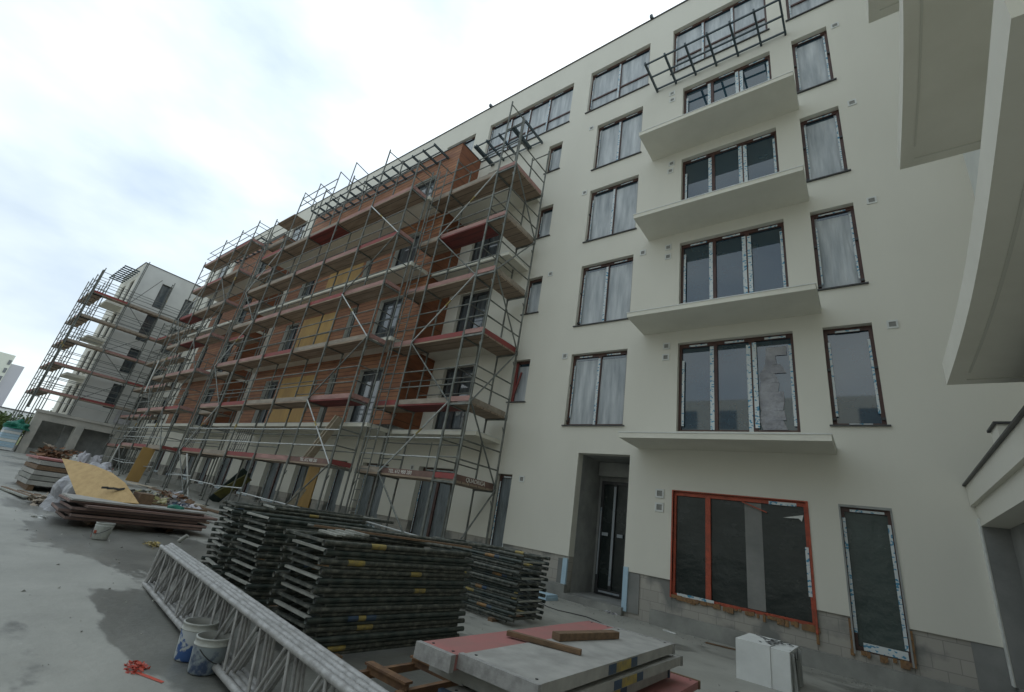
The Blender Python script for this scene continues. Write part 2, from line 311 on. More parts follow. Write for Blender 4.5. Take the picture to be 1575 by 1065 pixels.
for i in range(4):
    z = ZT+FH*i
    win(-8.40, -7.80, z-1.35, z, (), 'film' if i else 'half', stay=(i == 0))
    win(-6.36, -4.68, z-2.06, z, (.5,), 'film')
    win(-3.37, -.95, z-2.2, z, (.34, .66) if i else (.34, .66), 'glass', torn=(i == 0))
    win(-.42, .385, z-2.06, z, (), 'glass1' if i == 0 else 'film', knobs=True)
    win(-11.5, -10.08, z-2.2, z, (.5,), 'curtain')
z = ZT+4*FH+.09
win(-12.02, -7.66, z-2.15, z, (.27, .5, .73), 'top'); win(-14.8, -12.9, z-2.15, z, (.5,), 'top'); win(-6.9, -4.55, z-2.13, z, (.5,), 'top')
win(-3.74, -.95, z-2.15, z, (.34, .66), 'top'); win(-.45, 2.0, z-2.15, z, (.5,), 'top')
for k in range(9): win(-17.9-3.0*k, -15.9-3.0*k, z-2.15, z, (.5,), 'top')
for i in range(4):
    for x in (-25.9, -38.2, -41.5): win(x, x+1.4, ZT+FH*i-2.1, ZT+FH*i, (.5,), 'curtain')
win(-35.6, -34.9, ZT-2.1, ZT, (), 'curtain'); 
holes = [(a, b_, c, d) for a, b_, c, d, *_ in WIN]
GH = [(-8.35, -7.83, 2.9), (-5.83, -4.44, 3.57), (-3.40, -.96, 2.83), (-.465, .265, 2.83), (-11.68, -10.05, 2.92), (-14.75, -13.25, 2.9), (-16.6, -15.75, 2.9), (-19.4, -17.45, 2.9), (-22.05, -20.45, 2.9), (-24.6, -23.0, 2.9),
      (-27.3, -25.7, 2.9), (-29.6, -28.3, 2.9), (-32.2, -30.6, 2.9), (-35.0, -33.2, 2.9), (-38, -36, 2.9), (-41.6, -39.4, 2.9)]
holes += [(a, b_, 2.0, d) for a, b_, d in GH]
mb = MB(); wall_grid(mb, X0, X1, 2.0, ZR, holes, .26)
edges = [X0]+[v for h in sorted(GH) for v in h[:2]]+[X1]
for a, b_ in zip(edges[0::2], edges[1::2]):   # plaster between the ground floor openings, ending above the raw plinth
    zb = 1.07 + SL*max(0, -(a+b_)/2-4); zb = min(zb, 1.95)
    if b_ > 1.5: b_ = 2.2
    mb.add([(a, 0, zb), (b_, 0, zb), (b_, 0, 2.0), (a, 0, 2.0)], [(0, 1, 2, 3)]); mb.add([(a, 0, zb), (b_, 0, zb), (b_, .1, zb), (a, .1, zb)], [(3, 2, 1, 0)])
    mb.add([(a, 0, zb), (a, .26, zb), (a, .26, 2), (a, 0, 2)], [(3, 2, 1, 0)]); mb.add([(b_, 0, zb), (b_, .26, zb), (b_, .26, 2), (b_, 0, 2)], [(0, 1, 2, 3)])
mb.box(X0, X1, .0, .3, ZR, ZR+.02)
mb.build('wall', M_plaster, bld)
# solid core behind the facade skin (leaves the entrance niche free)
mb = MB()
mb.box(X0, -5.835, .262, 12, .0, ZR-.05); mb.box(-4.435, X1, .262, 12, .0, ZR-.05); mb.box(-5.835, -4.435, .262, 12, 3.575, ZR-.05); mb.box(-5.835, -4.435, 1.35, 12, .0, 3.575); mb.box(-5.83, -4.44, .0, 1.35, 0, .36)
mb.box(-5.95, -5.835, .04, .255, .3, 1.2); mb.box(-4.435, -4.35, .04, .255, .3, 1.2)
mb.build('inner_wall', M_grey, bld)
mb = MB(); mb.box(X0-.05, X1+.05, -.035, .3, ZR+.022, ZR+.07); mb.build('roof_flashing', M_sill, bld)
for x in (-12.28, -4.55, -3.2): 
    mb = MB(); mb.box(x-.05, x+.05, -.12, .05, ZR+.07, ZR+.2); mb.tube((x, -.1, ZR+.02), (x, -.1, ZR+.16), .03); mb.build('roof_bracket', M_perg, bld)
# plinth: blockwork and concrete footing
mb = MB()
for a, b_ in zip(edges[0::2], edges[1::2]):
    if b_ > 1.5: b_ = 2.2
    mb = MB(); mb.box(a+.004, b_-.004, .035, .255, .2, 1.99); mb.build('blockwork', M_block, bld)
for a, b_, d in GH:
    if d == 3.57: continue
    sillz = {-3.40: .80, -.465: .60, -8.35: .55}.get(a, .5 + SL*max(0, -a-4))
    mb = MB(); mb.box(a, b_, .03, .255, .15, sillz); mb.build('blockwork', M_block, bld)
mb = MB()
for i in range(24):
    a = X1-i*2.0; b_ = a-2.0; g = gz((a+b_)/2)
    if not (-5.9 < (a+b_)/2 < -4.4): mb.box(b_, a, -.10+R.uniform(-.012, .012), .03, 0, g+.27+R.uniform(-.012, .012))
mb.box(-5.9, -4.4, -.11, .2, 0, .362)
mb.build('concrete_footing', M_conc, bld)
mb = MB()
for xa, xb in ((-4.36, -4.08), (-7.75, -7.2), (-6.1, -5.96), (.95, 2.2), (-13.1, -12.9)): mb = MB(); mb.box(xa, xb, .012, .036, .3, 1.06); mb.build('mortar_patch', M_concd, bld)
for q in ((-4.44, -4.33, -.02, .08, .3, 1.15), (-5.96, -5.84, -.02, .08, .36, 1.08)): mb = MB(); mb.box(*q); mb.build('foam_strip', M_foamb, bld)
# red-brown foam smears round the ground floor frames
def smear(x0, x1, z, n):
    m_ = MB()
    for k in range(n):
        x = x0+(x1-x0)*(k+R.random())/n; w_ = R.uniform(.02, .06); m_.box(x-w_, x+w_, R.uniform(-.012, -.004), .04, z-R.uniform(.02, .1), z+R.uniform(0, .02))
    return m_
smear(-3.4, -.9, .80, 34).build('foam_smear', M_oldred, bld)
m_ = smear(-.5, .3, .60, 8)
for zz in (.6, .75, .9): m_.box(-.50, -.455, -.006, .04, zz, zz+.14); m_.box(.255, .30, -.006, .04, zz, zz+.14); m_.box(-.97, -.93, -.006, .04, zz-.05, zz+.12)
m_.build('foam_smear', M_oldred, bld)

def make_window(par, tf, u0, u1, z0, z1, divs, style, k, D=.13):
    """frame with mullions, pane or film behind, sill, tapes; tf maps (u, depth, z) to the world"""
    w_ = u1-u0; h = z1-z0; fm = M_frame; m = MB(tf); fw = .05 if style == 'red' else .065
    m.box(u0, u0+fw, D, D+.07, z0, z1); m.box(u1-fw, u1, D, D+.07, z0, z1); m.box(u0+fw, u1-fw, D, D+.07, z1-fw-.03, z1); m.box(u0+fw, u1-fw, D, D+.07, z0, z0+fw)
    for d in divs: c = u0+w_*d; m.box(c-.05, c+.05, D-.004, D+.066, z0+fw, z1-fw-.03)
    if style == 'top': m.box(u0+fw, u1-fw, D+.003, D+.06, z0+h*.36-.03, z0+h*.36+.03)
    if style == 'red': fm = M_redfr
    if style == 'curtain': fm = M_framed
    fr = m.build('window', fm, par)
    g = MB(tf); g.box(u0+fw*.6, u1-fw*.6, D+.045, D+.055, z0+fw*.6, z1-fw*.6)
    sheet = {'film': M_film, 'half': M_film, 'top': M_film, 'glass': M_glass, 'glass1': M_glass, 'curtain': M_glassb, 'red': M_filmd, 'dark': M_teal if k.get('teal') else M_filmg}[style]
    g.build('pane', sheet, fr)
    if style in ('film', 'top', 'half'):   # loose protective sheet: rumpled, leaving the glass bare in places
        s_ = MB(tf); cols = [u0+fw]+[u0+w_*d for d in divs]+[u1-fw]
        for a, b_ in zip(cols, cols[1:]):
            g2 = MB(tf); g2.box(a+.05, b_-.05, D+.038, D+.044, z1-.17, z1-.09); g2.build('bare_glass', M_glass, fr)
    if style == 'glass':                    # lower sash rails and stuck film on one leaf
        if k.get('torn'):
            s_ = MB(tf); a = u0+w_*.69; b_ = u1-.12; n = 9; pts = []
            for q in range(n+1):
                zz = z0+.08+(h-.35)*q/n; pts.append((a+R.uniform(0, .10)+(.12 if q > 6 else 0), zz))
            for q in range(n): s_.add([(pts[q][0], D+.03, pts[q][1]), (b_-R.uniform(0, .25), D+.02, pts[q][1]), (b_-R.uniform(.0, .3), D+.03, pts[q+1][1]), (pts[q+1][0], D+.024, pts[q+1][1])], [(0, 1, 2, 3)])
            s_.build('torn_film', M_bag, fr)
    if style in ('film', 'half', 'top', 'glass1') or k.get('sill'):
        s_ = MB(tf); s_.box(u0-.05, u1+.05, -.05, D, z0-.025, z0); s_.build('sill', M_sill, fr)
    if style in ('film', 'glass', 'glass1', 'half', 'top', 'red', 'dark') and w_ > .5:
        tp = MB(tf); e = D-.005
        def strip(a, b_, c, d): q_ = MB(tf); q_.box(a, b_, e-.006-R.uniform(0, .002), e-.001, c, d); q_.build('tape', M_tape, fr)
        if style in ('glass',):
            for d in divs:
                c = u0+w_*d; wd = .07 if d < .5 else .15
                n = 1 if d < .5 else 2
                for q in range(n): strip(c-.11+q*.12, c-.11+q*.12+.085, z0+R.uniform(.02, .12), z1-R.uniform(.12, .2))
            strip(u0+.075, u0+.13, z0+.15, z1-R.uniform(.3, .5)); strip(u1-.11, u1-.06, z0+.15, z1-.25)
            for d in (.1, .43, .77):
                a = u0+w_*d; strip(a, a+w_*.17, z1-.085, z1-.04)
        elif style == 'glass1':
            strip(u0+.06, u0+.1, z0+.2, z1-.3); strip(u1-.1, u1-.06, z0+.25, z1-.3); strip(u0+.25, u1-.2, z0+.02, z0+.06); strip(u0+.2, u1-.2, z1-.1, z1-.06)
        elif style == 'red':
            strip(u1-.075, u1-.02, z0+.45, z0+1.25); strip(u0+.1, u0+.8, z0+.01, z0+.06)
            strip(u1-.62, u1-.16, z1-.09, z1-.03)
        elif style == 'dark':
            strip(u0+.03, u0+.075, z0+.25, z1-.2); strip(u1-.08, u1-.035, z0+.15, z1-.25); strip(u0+.15, u1-.1, z1-.09, z1-.05); strip(u0+.13, u1-.05, z0+.02, z0+.13)
        else:
            for d in divs: c = u0+w_*d; strip(c-.045, c+.02, z0+.05, z1-.15)
            strip(u0+.07, u0+.10, z0+R.uniform(.1, .3), z1-R.uniform(.2, .4))
            if w_ < 1.2 and w_ > .7: strip(u1-.1, u1-.065, z0+.2, z1-.2); strip(u0+.15, u1-.15, z1-.085, z1-.05)
            if w_ > 1.2:
                for d in [0]+list(divs): strip(u0+w_*d+.2, u0+w_*d+.2+.4, z1-.085, z1-.05)
    if k.get('knobs') or (style == 'film' and w_ > 1.2):
        for zz in (z0+.12, z0+h*.55):
            kb = MB(tf); kb.box(u0+.0, u0+.06, D-.04, D-.003, zz, zz+.05); kb.build('hinge', M_sill, fr)
            if k.get('knobs'): kb = MB(tf); kb.box(u1-.06, u1, D-.04, D-.003, zz, zz+.05); kb.build('hinge', M_sill, fr)
    if k.get('stay'):
        kb = MB(tf); kb.box(u0+.02, u0+.1, D-.03, D+.01, z0+.05, z0+h*.95); kb.beam((u0+.1, D-.03, z0+.3), (u0+.26, D-.03, z0+h*.72), .05, .04, (0, 1, 0)); kb.build('red_foam_sheet', M_toer, fr)
    return fr
for a, b_, c, d, dv, st, k in WIN: make_window(bld, ID, a, b_, c, d, dv, st, k)
# ground floor openings
fr = make_window(bld, ID, -3.40, -.96, .80, 2.83, (.285,), 'red', {}, D=.05)
mb = MB(); mb.box(-3.43, -3.40, -.014, .05, .76, 2.85); mb.box(-.965, -.93, -.014, .05, .70, 2.85); mb.box(-3.40, -.965, -.012, .05, 2.83, 2.85); mb.build('red_frame_sealant', M_redfr, fr)
mb = MB(); mb.box(-2.02, -1.72, .088, .094, .86, 2.74); mb.build('pillar_behind_sheet', M_concd, fr)
mb = MB(); mb.beam((-2.05, .035, 2.74), (-1.62, .03, 2.58), .02, .035, (0, 1, 0)); mb.build('loose_red_strip', M_redfr, fr)
mb = MB(); mb.add([(-1.35, .03, 2.52), (-1.02, .03, 2.6), (-1.05, .02, 2.48), (-1.1, .03, 2.53)], [(0, 1, 2, 3)]); mb.build('torn_flap', M_white, fr)
fr = make_window(bld, ID, -.465, .265, .60, 2.83, (), 'dark', {'teal': 1}, D=.06)
mb = MB(); mb.box(-.47, -.445, -.012, .06, .55, 2.85); mb.box(.245, .27, -.012, .06, .55, 2.85); mb.box(-.445, .245, -.01, .06, 2.81, 2.85); mb.build('grey_frame_sealant', M_grey, fr)
make_window(bld, ID, -8.35, -7.83, .57, 2.9, (), 'dark', {}, D=.12)
for (a, b_, d) in GH[4:]:
    z0 = .5+SL*max(0, -a-4)
    make_window(bld, ID, a, b_, z0, d, (.5,) if b_-a > 1.2 else (), 'dark', {}, D=.2)
mb = MB(); mb.box(-18.3, -17.5, -.02, .03, 1.0, 2.88); part_label(mb.build('board', M_ochre, bld), 'ochre board closing a ground floor opening')
# entrance door in its niche
M_towerg2 = mat('grey_door_tape', (.36, .39, .41), (.2, .27, .32), scale=12, rough=.5, lo=.55, hi=.65)
m = MB(); m.box(-5.72, -5.64, 1.24, 1.31, .38, 3.08); m.box(-5.0, -4.92, 1.24, 1.31, .38, 3.08); m.box(-5.64, -5.0, 1.24, 1.31, 3.0, 3.08); m.box(-5.64, -5.0, 1.24, 1.31, .38, .5); m.box(-5.36, -5.28, 1.235, 1.305, .5, 3.0)
dr = m.build('entrance_door', M_framed, bld)
m = MB(); m.box(-5.66, -4.98, 1.28, 1.29, .45, 3.03); m.build('pane', M_filmd, dr)
m = MB(); m.box(-5.70, -5.665, 1.225, 1.235, .8, 2.4); m.box(-5.35, -5.29, 1.22, 1.23, .6, 2.95); m.box(-5.62, -5.45, 1.225, 1.235, 1.72, 1.80); m.box(-5.2, -5.05, 1.225, 1.235, 1.72, 1.80); m.box(-5.6, -5.05, 1.225, 1.235, .42, .46); m.build('tape', M_towerg2, dr)
m = MB(); m.box(-4.9, -4.5, 1.0, 1.34, 3.1, 3.5); m.box(-5.8, -4.46, 1.15, 1.34, 3.2, 3.56); m.build('raw_lintel', M_grey, bld)

# vents and sockets
for (x, z) in [(-3.68, 9.25), (-3.68, 8.95), (-3.65, 6.30), (-3.66, 6.0), (-4.4, 9.27), (.70, 9.23), (.69, 6.26), (-3.71, 15.17), (-3.70, 14.88), (-3.66, 12.22), (-3.69, 11.95), (-6.6, 15.2), (.57, 15.07), (.65, 12.18), (-6.57, 12.25), (-7.5, 9.29), (-6.58, 6.32), (-7.49, 2.8), (-3.70, 2.75), (-3.70, 2.46), (-12.01, 2.86)]:
    m = MB(); s_ = .085 if abs(x+3.7) > .06 or z > 3 else .095
    m.box(x-s_, x+s_, -.018, 0.005, z-s_, z-s_*.62); m.box(x-s_, x+s_, -.018, .005, z+s_*.62, z+s_); m.box(x-s_, x-s_*.62, -.018, .005, z-s_*.62, z+s_*.62); m.box(x+s_*.62, x+s_, -.018, .005, z-s_*.62, z+s_*.62)
    v = m.build('vent', M_white, bld); m = MB(); m.box(x-s_*.62, x+s_*.62, -.008, -.002, z-s_*.62, z+s_*.62)
    m.build('grille', M_conc, v)

# balconies
def balcony(x0, x1, yo, zt):
    m = MB(); T = .11
    m.prism([(x0, 0), (x0, yo), (x1, yo), (x1, 0)], zt-T, zt)
    o = m.build('balcony', M_slab, bld)
    m = MB(); m.box(x0-.012, x1+.012, yo-.012, .0, zt, zt+.02); m.build('edge_trim', M_white, o)
    return o
for i in range(4):
    zt = 3.84+FH*i
    balcony(-4.25, -.41, -1.10, zt); balcony(-12.1, -8.45, -1.10, zt); balcony(-24.2, -12.2, -2.02, zt); balcony(-34.2, -27.3, -2.02, zt)
# brown clad projecting bays
def bay(xa, xb, wins, boards):
    mb = MB(lambda p: Vector((p.x, p.y-1.2, p.z))); hs = [(a, b_, c, d) for a, b_, c, d in wins]
    wall_grid(mb, xa, xb, 4.0, 16.1, hs, .02)
    cl = mb.build('cladding', M_brown, bld)
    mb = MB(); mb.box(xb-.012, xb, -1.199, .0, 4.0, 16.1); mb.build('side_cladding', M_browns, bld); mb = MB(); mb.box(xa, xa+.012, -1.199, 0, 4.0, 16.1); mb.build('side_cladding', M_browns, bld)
    mb = MB(); mb.box(xa+.013, xb-.013, -.93, 0, 3.9, 16.05); mb.build('bay_core', M_grey, bld)
    mb = MB(); mb.box(xa-.02, xb+.02, -1.23, 0, 16.1, 16.14); mb.build('flashing', M_sill, bld)
    for a, b_, c, d in wins:
        make_window(bld, lambda p: Vector((p.x, p.y-1.2, p.z)), a, b_, c, d, (.5,) if b_-a > 1 else (), 'curtain', {'sill': 1}, D=.17)
        for (p, q, r_, t2) in ((a-.004, a+.012, c, d), (b_-.012, b_+.004, c, d)):
            m = MB(); m.box(p, q, -1.185, -.94, r_, t2); m.build('reveal', M_reveal, bld)
        m = MB(); m.box(a+.012, b_-.012, -1.185, -.94, d-.012, d+.004); m.build('reveal', M_reveal, bld)
    for a, b_, c, d in boards:
        m = MB(); m.box(a, b_, -1.222, -1.2, c, d); part_label(m.build('board', M_ochre, bld), 'ochre boards fixed on the brown cladding')
W_ = []; B_ = []
for i in range(4):
    z = ZT+FH*i-.25
    W_ += [(-14.75, -13.3, z-2.1, z), (-16.75, -16.2, z-2.1, z), (-22.3, -21.0, z-2.1, z)]
    B_ += [(-20.6, -17.75, z-2.0, z+.02)] if i < 2 else ([(-19.6, -16.9, z-2.0, z+.1)] if i == 2 else [])
bay(-23.6, -12.1, W_, B_)
W_ = []
for i in range(4):
    z = ZT+FH*i-.25; W_ += [(-33.2, -32.2, z-2.1, z), (-29.6, -28.2, z-2.1, z)]
bay(-34.0, -27.4, W_, [])
# canopy frames (ladder like steel pergolas) over the top balconies
def pergola(xa, xb, y0, y1, step, par=bld, z=15.6, tf=ID, double=()):
    m = MB(tf)
    for y in (y0+.05, (y0+y1)/2, y1-.05): m.beam((xa-.03, y, z), (xb+.03, y, z), .04, .045)
    o = m.build('pergola', M_perg, par); n = round((xb-xa)/step)
    for k in range(n+1):
        x = xa+(xb-xa)*k/n; m = MB(tf); m.beam((x, y0-.03, z-.03), (x, y1+.03, z-.03), .05, .10)
        if k in double: m.beam((x+.1, y0-.03, z-.03), (x+.1, y1+.03, z-.03), .05, .10)
        m.build('crossbar', M_perg, o)
    return o
pergola(-4.2, -.53, -1.10, -.02, .61); pergola(-11.35, -8.78, -1.15, -.02, .64, double=(0, 3)); pergola(-22.4, -12.8, -2.05, -1.2, .67); pergola(-33.6, -28.3, -2.05, -1.2, .66)

# ------------------------------------------------------------------ right wing next to the photographer
wing = thing('building_wing', 'pale rendered wing with stacked balcony slabs jutting overhead above a corniced ground floor', 'building', (2.6, -5, .2))
m = MB(); m.box(2.2, 8, -16, 0, 3.3, ZR); m.build('wall', M_plaster, wing)
m = MB(); m.box(1.3, 8, -.14, 0, .62, 2.68); m.box(1.3, 8, -16, -3.6, .62, 2.68); m.box(1.3, 8, -16, 0, 2.68, 3.29); m.build('ground_floor_wall', M_plaster, wing)
m = MB(); m.box(1.285, 1.3, -.15, -.0, .62, 2.8); m.build('corner_trim', M_white, wing)
m = MB(); m.box(1.33, 8, -16, .0, .0, .62); m.box(1.6, 8, -3.59, -.15, .62, 2.68); m.box(1.31, 1.6, -.15, -.141, .62, 2.68); m.build('raw_opening', M_concd, wing)
m = MB(); m.box(1.24, 1.3, -7, -.02, 2.98, 3.29); m.build('cornice', M_plaster, wing)
m = MB(); m.box(1.20, 2.2, -7.05, .0, 3.29, 3.315); m.build('cornice_flashing', M_sill, wing)
m = MB(); m.box(1.27, 2.2, -2.85, -2.45, 3.315, 3.56); o_ = m.build('parapet_block', M_plaster, wing); m = MB(); m.box(1.24, 2.2, -2.88, -2.42, 3.56, 3.585); m.build('parapet_flashing', M_sill, o_)
M_groove = mat('groove_render', (.60, .59, .51), rough=.9)
def wslab(zt, ya, yb):
    pts = []
    n = 12
    for k in range(n+1):
        q = k/n; y = ya+(yb-ya)*q; x = .745-.145*q**1 + .05*math.sin(math.pi*q); pts.append((x, y))
    m = MB(); m.prism([(2.25, ya)]+pts+[(2.25, yb)], zt-.24, zt); o = m.build('balcony', M_slab, wing)
    m = MB(); inn = [(x+.13, y) for x, y in pts[1:-1]]
    for a, b_ in zip(inn, inn[1:]): m.beam((a[0], a[1], zt-.243), (b_[0], b_[1], zt-.243), .018, .008)
    m.beam((inn[0][0], ya-.15, zt-.243), (2.2, ya-.15, zt-.243), .018, .008)
    m.build('drip_groove', M_groove, o)
wslab(3.84, -4.25, -8.5); wslab(6.79, -4.12, -8.5); wslab(9.74, -4.05, -8.5); wslab(12.69, -4.05, -8.5)
m = MB(); m.box(1.95, 2.2, -3.2, -1.2, 3.32, ZR-.1); m.build('wall_pier', M_reveal, wing)
m = MB(); m.box(2.1, 2.2, -.62, -.5, 8.7, 8.85); m.build('vent', M_sill, wing)

# ------------------------------------------------------------------ far wing at the left
XW = -44.4
M_wingw = mat('unpainted_white_render', (.70, .70, .67), (.62, .62, .595), scale=.9, rough=.9, detail=8)
fw_ = thing('building_wing', 'white four storey wing with tall narrow windows above a raw concrete arcade', 'building', (-50, -2, 1.0))
tfx = lambda p: Vector((XW-p.y, p.x, p.z))     # (u, depth, z): faces +x, u runs along y
hs = [(-2.62, -1.9, 13.35, 15.45), (-2.62, -1.9, 10.45, 12.65), (-2.62, -1.9, 7.8, 9.75), (-2.55, -1.85, 5.0, 6.85), (-.75, -.1, 13.0, 15.0), (-.75, -.1, 10.1, 12.3), (-.75, -.1, 7.3, 9.4), (-.75, -.1, 4.6, 6.4)]
mb = MB(tfx); wall_grid(mb, -4.2, 0, 3.9, 16.5, hs, .2); mb.build('wall', M_wingw, fw_)
for h in hs: make_window(fw_, tfx, *h, (), 'curtain', {}, D=.1)
mb = MB(); mb.box(-51, XW-.22, -3.9, 12, 1, 16.4); mb.build('inner_wall', M_grey, fw_)
tff = lambda p: Vector((p.x, p.y-4.2, p.z))
hs2 = []
for i in range(4):
    for x in (-46.6, -49.2): hs2.append((x, x+1.3, 4.15+FH*i, 6.35+FH*i))
mb = MB(tff); wall_grid(mb, -51, XW, 3.9, 16.5, hs2, .25); mb.build('front_wall', M_plaster, fw_)
for h in hs2: make_window(fw_, tff, *h, (), 'curtain', {}, D=.1)
for i in range(1, 4):
    zt = 3.84+FH*i
    mb = MB(); mb.box(-47.0, -44.6, -5.25, -4.2, zt-.2, zt); mb.build('balcony', M_slab, fw_)
mb = MB(); mb.box(-51, XW+.03, -4.25, 0, 16.5, 16.56); mb.build('roof_flashing', M_sill, fw_)
pergola(-49.3, -44.6, -5.25, -4.3, .62, par=fw_, z=15.7)
# concrete arcade on the ground floor
M_concl = mat('pale_concrete', (.50, .475, .42), (.38, .37, .33), scale=1.2, rough=.9, bump=.3, bscale=10)
for (ya, yb) in ((-5.75, -5.3), (-3.55, -3.1), (-1.3, -.85)):
    mb = MB(); mb.box(-44.0, -43.4, ya, yb, .9, 3.25); mb.build('column', M_concl, fw_)
mb = MB(); mb.box(-44.0, -43.4, -5.75, -.6, 3.25, 3.72); mb.box(-43.38, -43.3, -5.8, -.7, 3.72, 3.80); mb.box(-44.3, -43.3, -5.85, -.6, 3.80, 3.9); mb.build('beam', M_concl, fw_)
mb = MB(); mb.box(-45.2, -45, -5.6, .0, .9, 3.7); mb.build('back_wall', M_conc, fw_)
mb = MB(); mb.box(-46.4, -43.45, -5.7, -.6, .9, 1.45); mb.build('floor_slab', M_conc, fw_)
mb = MB(); mb.box(-44.25, -44.2, -1.6, -.7, 4.1, 5.0); part_label(mb.build('insulation_board', M_towerg, fw_), 'pale grey board at the foot of the white wall')

# ------------------------------------------------------------------ scaffolding
LV = [2.42+2.03*k for k in range(8)]
TR, GR = .030, .0215
def scaffold(name_label, xs, yo, yi, levels, top, tops=None, brace=None, ends=(True, True), toe=None, deckm=None, base=None, extra_rails=True, returnrun=False, axis='x', rail_y=None, nodeck=()):
    """axis 'x': bays run along x, outer row at y=yo. axis 'y': bays run along y, outer row at x=yo."""
    tf = ID if axis == 'x' else (lambda p: Vector((p.y, p.x, p.z)))
    bz = (lambda x: gz(x)) if base is None else (lambda x: base)
    loc = tf(Vector((sum(xs)/len(xs), (yo+yi)/2, bz(xs[0]) if base is None else base)))
    t_ = thing('scaffold', name_label, 'scaffolding', loc, group='facade scaffolding')
    tops = tops or {}
    for i, x in enumerate(xs):
        tp = tops.get(i, top)
        for y in (yo, yi):
            jx = R.uniform(-.012, .012)
            m = MB(tf); m.tube((x, y, bz(x)+.02), (x+jx, y, tp), TR, 7)
            for l in levels: m.tube((x+jx*.5, y, l-.1), (x+jx*.5, y, l+.06), TR*1.35, 7)
            if y == yo and R.random() < .25:
                m.cm = 1; zz = R.choice(levels)+R.uniform(.8, 1.4); m.tube((x, y, zz), (x, y, zz+.22), TR*1.08, 7); m.cm = 0
            m.build('standard', [M_galv, M_yel], t_)
            m = MB(tf); m.box(x-.08, x+.08, y-.08, y+.08, bz(x)+.004, bz(x)+.03); m.build('base_plate', M_galv, t_)
        for l in levels:
            if l < tp:
                m = MB(tf); m.beam((x, yo, l-.06), (x, yi, l-.06), .05, .055)
                if i not in (): m.beam((x, yo+(yi-yo)*.1, l-.3), (x, yo, l-.5), .02, .02); 
                m.build('transom', M_galv, t_)
        if tp > max(levels)+.9:
            m = MB(tf); m.tube((x, yo, tp-.12), (x, yi, tp-.12), GR); m.build('transom', M_galv, t_)
    for b_, (xa, xb) in enumerate(zip(xs, xs[1:])):
        for li, l in enumerate(levels):
            if (b_, li) in nodeck: continue
            key = (b_*7+li*3+len(xs)) % 5
            dm = M_deckr if (deckm and (b_, li) in deckm) else M_deck
            m = MB(tf); m.box(xa+.02, xb-.02, yo+(.04 if yi > yo else -.04), yi, l-.05, l); m.build('deck', dm, t_)
            tm = (toe or {}).get((b_, li)) or (M_toew if key in (0, 3) else M_toe if key != 1 else M_toer)
            m = MB(tf); m.box(xa+.03, xb-.03, yo+(.035 if yi > yo else -.035), yo+(.06 if yi > yo else -.06), l+.002, l+.15); m.build('toe_board', tm, t_)
            for dz in ((.3, .62, 1.02) if base == 3.91 else (.52, 1.02)):
                m = MB(tf); m.tube((xa, yo, l+dz+R.uniform(-.012, .012)), (xb, yo, l+dz+R.uniform(-.012, .012)), GR); m.build('guardrail', M_galvb if li == 0 and axis == 'x' else M_galv, t_)
            for dz in ((1.0,) if (b_+li) % 2 else (.5, 1.0)):
                m = MB(tf); m.tube((xa, yi, l+dz), (xb, yi, l+dz+R.uniform(-.02, .02)), GR*.9); m.build('inner_guardrail', M_galv, t_)
            if axis == 'x' and (b_+li) % 3 == 1:
                xm = (xa+xb)/2; m = MB(tf); m.tube((xm, yi, l), (xm, yi, l+1.05), GR*.8); m.build('guard_post', M_galv, t_)
        # ledger near the ground
        m = MB(tf); zz = bz((xa+xb)/2)+.75; m.tube((xa, yo, zz), (xb, yo, zz+R.uniform(-.1, .1)), GR); m.build('ledger', M_galvb, t_)
    for e, x in ((0, xs[0]), (1, xs[-1])):
        if ends[e]:
            for l in levels:
                for dz in (.55, 1.05): m = MB(tf); m.tube((x, yo, l+dz), (x, yi, l+dz), GR*.9); m.build('end_rail', M_galv, t_)
                m = MB(tf); m.box(x-.015, x+.015, yo, yi, l+.01, l+.15); m.build('end_toe_board', M_toe if l > 3 else M_toer, t_)
    if brace:
        for (xa, za, xb, zb, bright) in brace:
            o_ = -.03 if yi > yo else .03
            m = MB(tf); m.tube((xa, yo+o_, za), (xb, yo+o_, zb), .023, 7)
            if bright: m.cm = 1; p, q = Vector((xa, yo+o_, za)), Vector((xb, yo+o_, zb)); c = p.lerp(q, .55); m.tube(c, c+(q-p).normalized()*.25, .025, 7)
            m.build('brace', [M_galvb if bright else M_galv, M_yel], t_)
    return t_
Lz = LV
g8 = gz(-9)
xsA = [-12.28, -11.18, -8.93]
zig = lambda a, b_, ks, x0z: [(a if k % 2 == x0z else b_, LV[k] if k >= 0 else gz(a)+.1, b_ if k % 2 == x0z else a, LV[k+1] if k >= -1 else 0, k % 2 == 0) for k in ks]
scA = scaffold('scaffold nearest the white facade, its lowest board lettered with a telephone number', xsA, -1.89, -1.16, LV[:6], 14.2, tops={2: 15.9, 0: 14.6},
         brace=zig(-11.18, -8.93, range(-1, 5), 0), ends=(False, False), toe={(1, 0): M_toed, (1, 1): M_toew, (1, 2): M_toer, (1, 3): M_toe, (1, 4): M_toe, (1, 5): M_toew, (0, 1): M_toer}, deckm={(1, 1), (1, 4)})
def flatY(x, y, z): return Matrix.Translation((x, y, z)) @ Matrix.Rotation(math.radians(90), 4, 'X')
def place_text(s_, size, par, mw, m):
    o = text_part(s_, size, m, par, mw); r = par
    while r.parent: r = r.parent
    if r is par: o.matrix_parent_inverse = Matrix.Translation(-r.location)
M_letters = mat('white_stencil_paint', (.80, .78, .72), (.66, .64, .58), scale=20, rough=.8)
place_text('TEL. 612 900 200', .14, scA, flatY(-10.82, -1.862, LV[0]+.025), M_letters)
